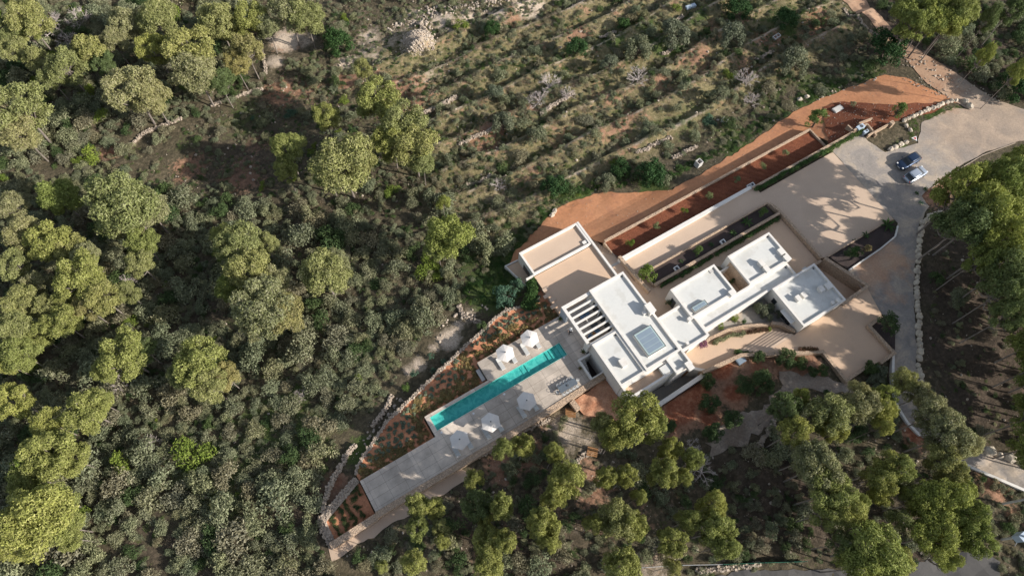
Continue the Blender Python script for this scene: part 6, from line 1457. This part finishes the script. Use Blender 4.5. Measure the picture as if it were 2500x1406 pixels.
scatter('grass_strip', X, Y, g(X, Y) + .02, S / 1.2, RNG.integers(0, 2, len(X)), [proto('W', 0), proto('W', 2)], 'strip of short green grass beside the boulder row', 'grass', zs=.5)
# golden ground cover next to the deck
X, Y, S = zone(BED, 7.0, .12, .30, ('A', (1,)), 1.5, 70)[:3]
dd = dpoly(X, Y, deckedge, False); k = (dd > .3) & (dd < 2.7 + .5 * np.sin(X * .8) - .7 * (X < -30)) & (dpoly(X, Y, BED) > .25); X, Y, S = X[k], Y[k], S[k]
scatter('ground_cover', X, Y, np.full(len(X), -1.02), S, RNG.integers(0, 4, len(X)), [proto('G', 0), proto('G', 1), proto('G', 2), proto('W', 1)], 'golden green ground cover on the red bed next to the pool deck', 'ground cover')
# stones
ST = []
for i in range(3):
    o = bpy.data.objects.new('stone_source', BM_[i].copy()); o.data.materials.clear(); o.data.materials.append(M['palestone']); ST.append(o)
def stones(poly, dens, rmin, rmax, seed, name, label, dz=.05, avoid=False):
    x, y, r, kd, px, py = zone(poly, dens, rmin, rmax, ('A', (1,)), 2.5, seed)
    if avoid:
        k = np.ones(len(x), bool)
        for pl in CLEAR: k &= ~inpoly(x, y, pl)
        x, y, r = x[k], y[k], r[k]
    d_ = np.hypot(x - mx, y - my); zz = g(x, y) + 2.6 * np.clip(1 - (d_ / 3.6) ** 2, 0, 1)
    scatter(name, x, y, zz + dz, r, RNG.integers(0, 3, len(x)), ST, label, 'stones', tilt=.5)
a_ = np.linspace(0, 6.28, 20)[:-1]
stones([(mx + 3.7 * math.cos(t_), my + 3.7 * math.sin(t_)) for t_ in a_], 14, .2, .6, 80, 'rubble_mound', 'round mound of pale rubble stones on the upper terrace')
stones(PGL([(820, 160), (880, 118), (960, 60), (1040, 15), (1200, 0), (1260, -20), (1240, 20), (1180, 30), (1050, 45), (1060, 80), (1080, 110), (1040, 80), (990, 60), (920, 95), (860, 130), (860, 175)]), 3.2, .2, .7, 81, 'rubble_bank', 'pale rubble stones along the stony bank at the top', .08)
stones(PGL([(2200, 130), (2260, 140), (2350, 190), (2440, 240), (2440, 262), (2340, 225), (2260, 180), (2200, 160)]), 2.5, .15, .5, 82, 'rubble_edge', 'broken stones along the outer edge of the upper track', .08)
stones(PGL([(2200, 190), (2260, 190), (2340, 240), (2330, 255), (2290, 235), (2230, 215)]), 2.5, .12, .35, 83, 'rubble_edge', 'loose stones where track and dirt road meet', .08)
for i, (pl, d_) in enumerate(((Z_TERR, .12), (Z_LOW, .22), (Z_RIGHT, .10), (Z_DENSE, .05))): stones(pl, d_, .12, .5, 84 + i, 'scattered_stones', ['loose pale stones scattered on the terraces', 'loose stones under the lower pines', 'loose stones on the right slope', 'loose stones in the left scrub'][i], .05, True)
stones(PGL([(2015, 238), (2100, 212), (2160, 188), (2110, 190), (2010, 225), (1880, 300), (1870, 310), (1900, 290)]), 2.0, .15, .5, 90, 'roadside_stones', 'pale stones lined along the upper edge of the dirt road', .06)
stones(DR, .9, .03, .13, 95, 'loose_gravel', 'small loose stones strewn over the driveway', .07)
stones(DP, 1.2, .03, .15, 96, 'clods', 'small clods and stones on the red dirt road', .07)
stones(DP2, 3.0, .05, .2, 97, 'clods', 'earth clods on the dark red slope', .18)
stones(PGL([(860, 1100), (960, 960), (1000, 985), (930, 1060), (880, 1120)]), 1.6, .15, .6, 91, 'wallside_stones', 'tumbled stones between the bed wall and the lower path', .06)
stones(PGL([(1060, 800), (1125, 760), (1200, 740), (1190, 760), (1110, 800), (1070, 840)]), 2.0, .15, .6, 92, 'wallside_stones', 'tumbled stones above the pale path patch', .06)
print('objects', len(bpy.data.objects), 'lav', len(lv), 'pines', len(plist), 'shrubs', len(sel))
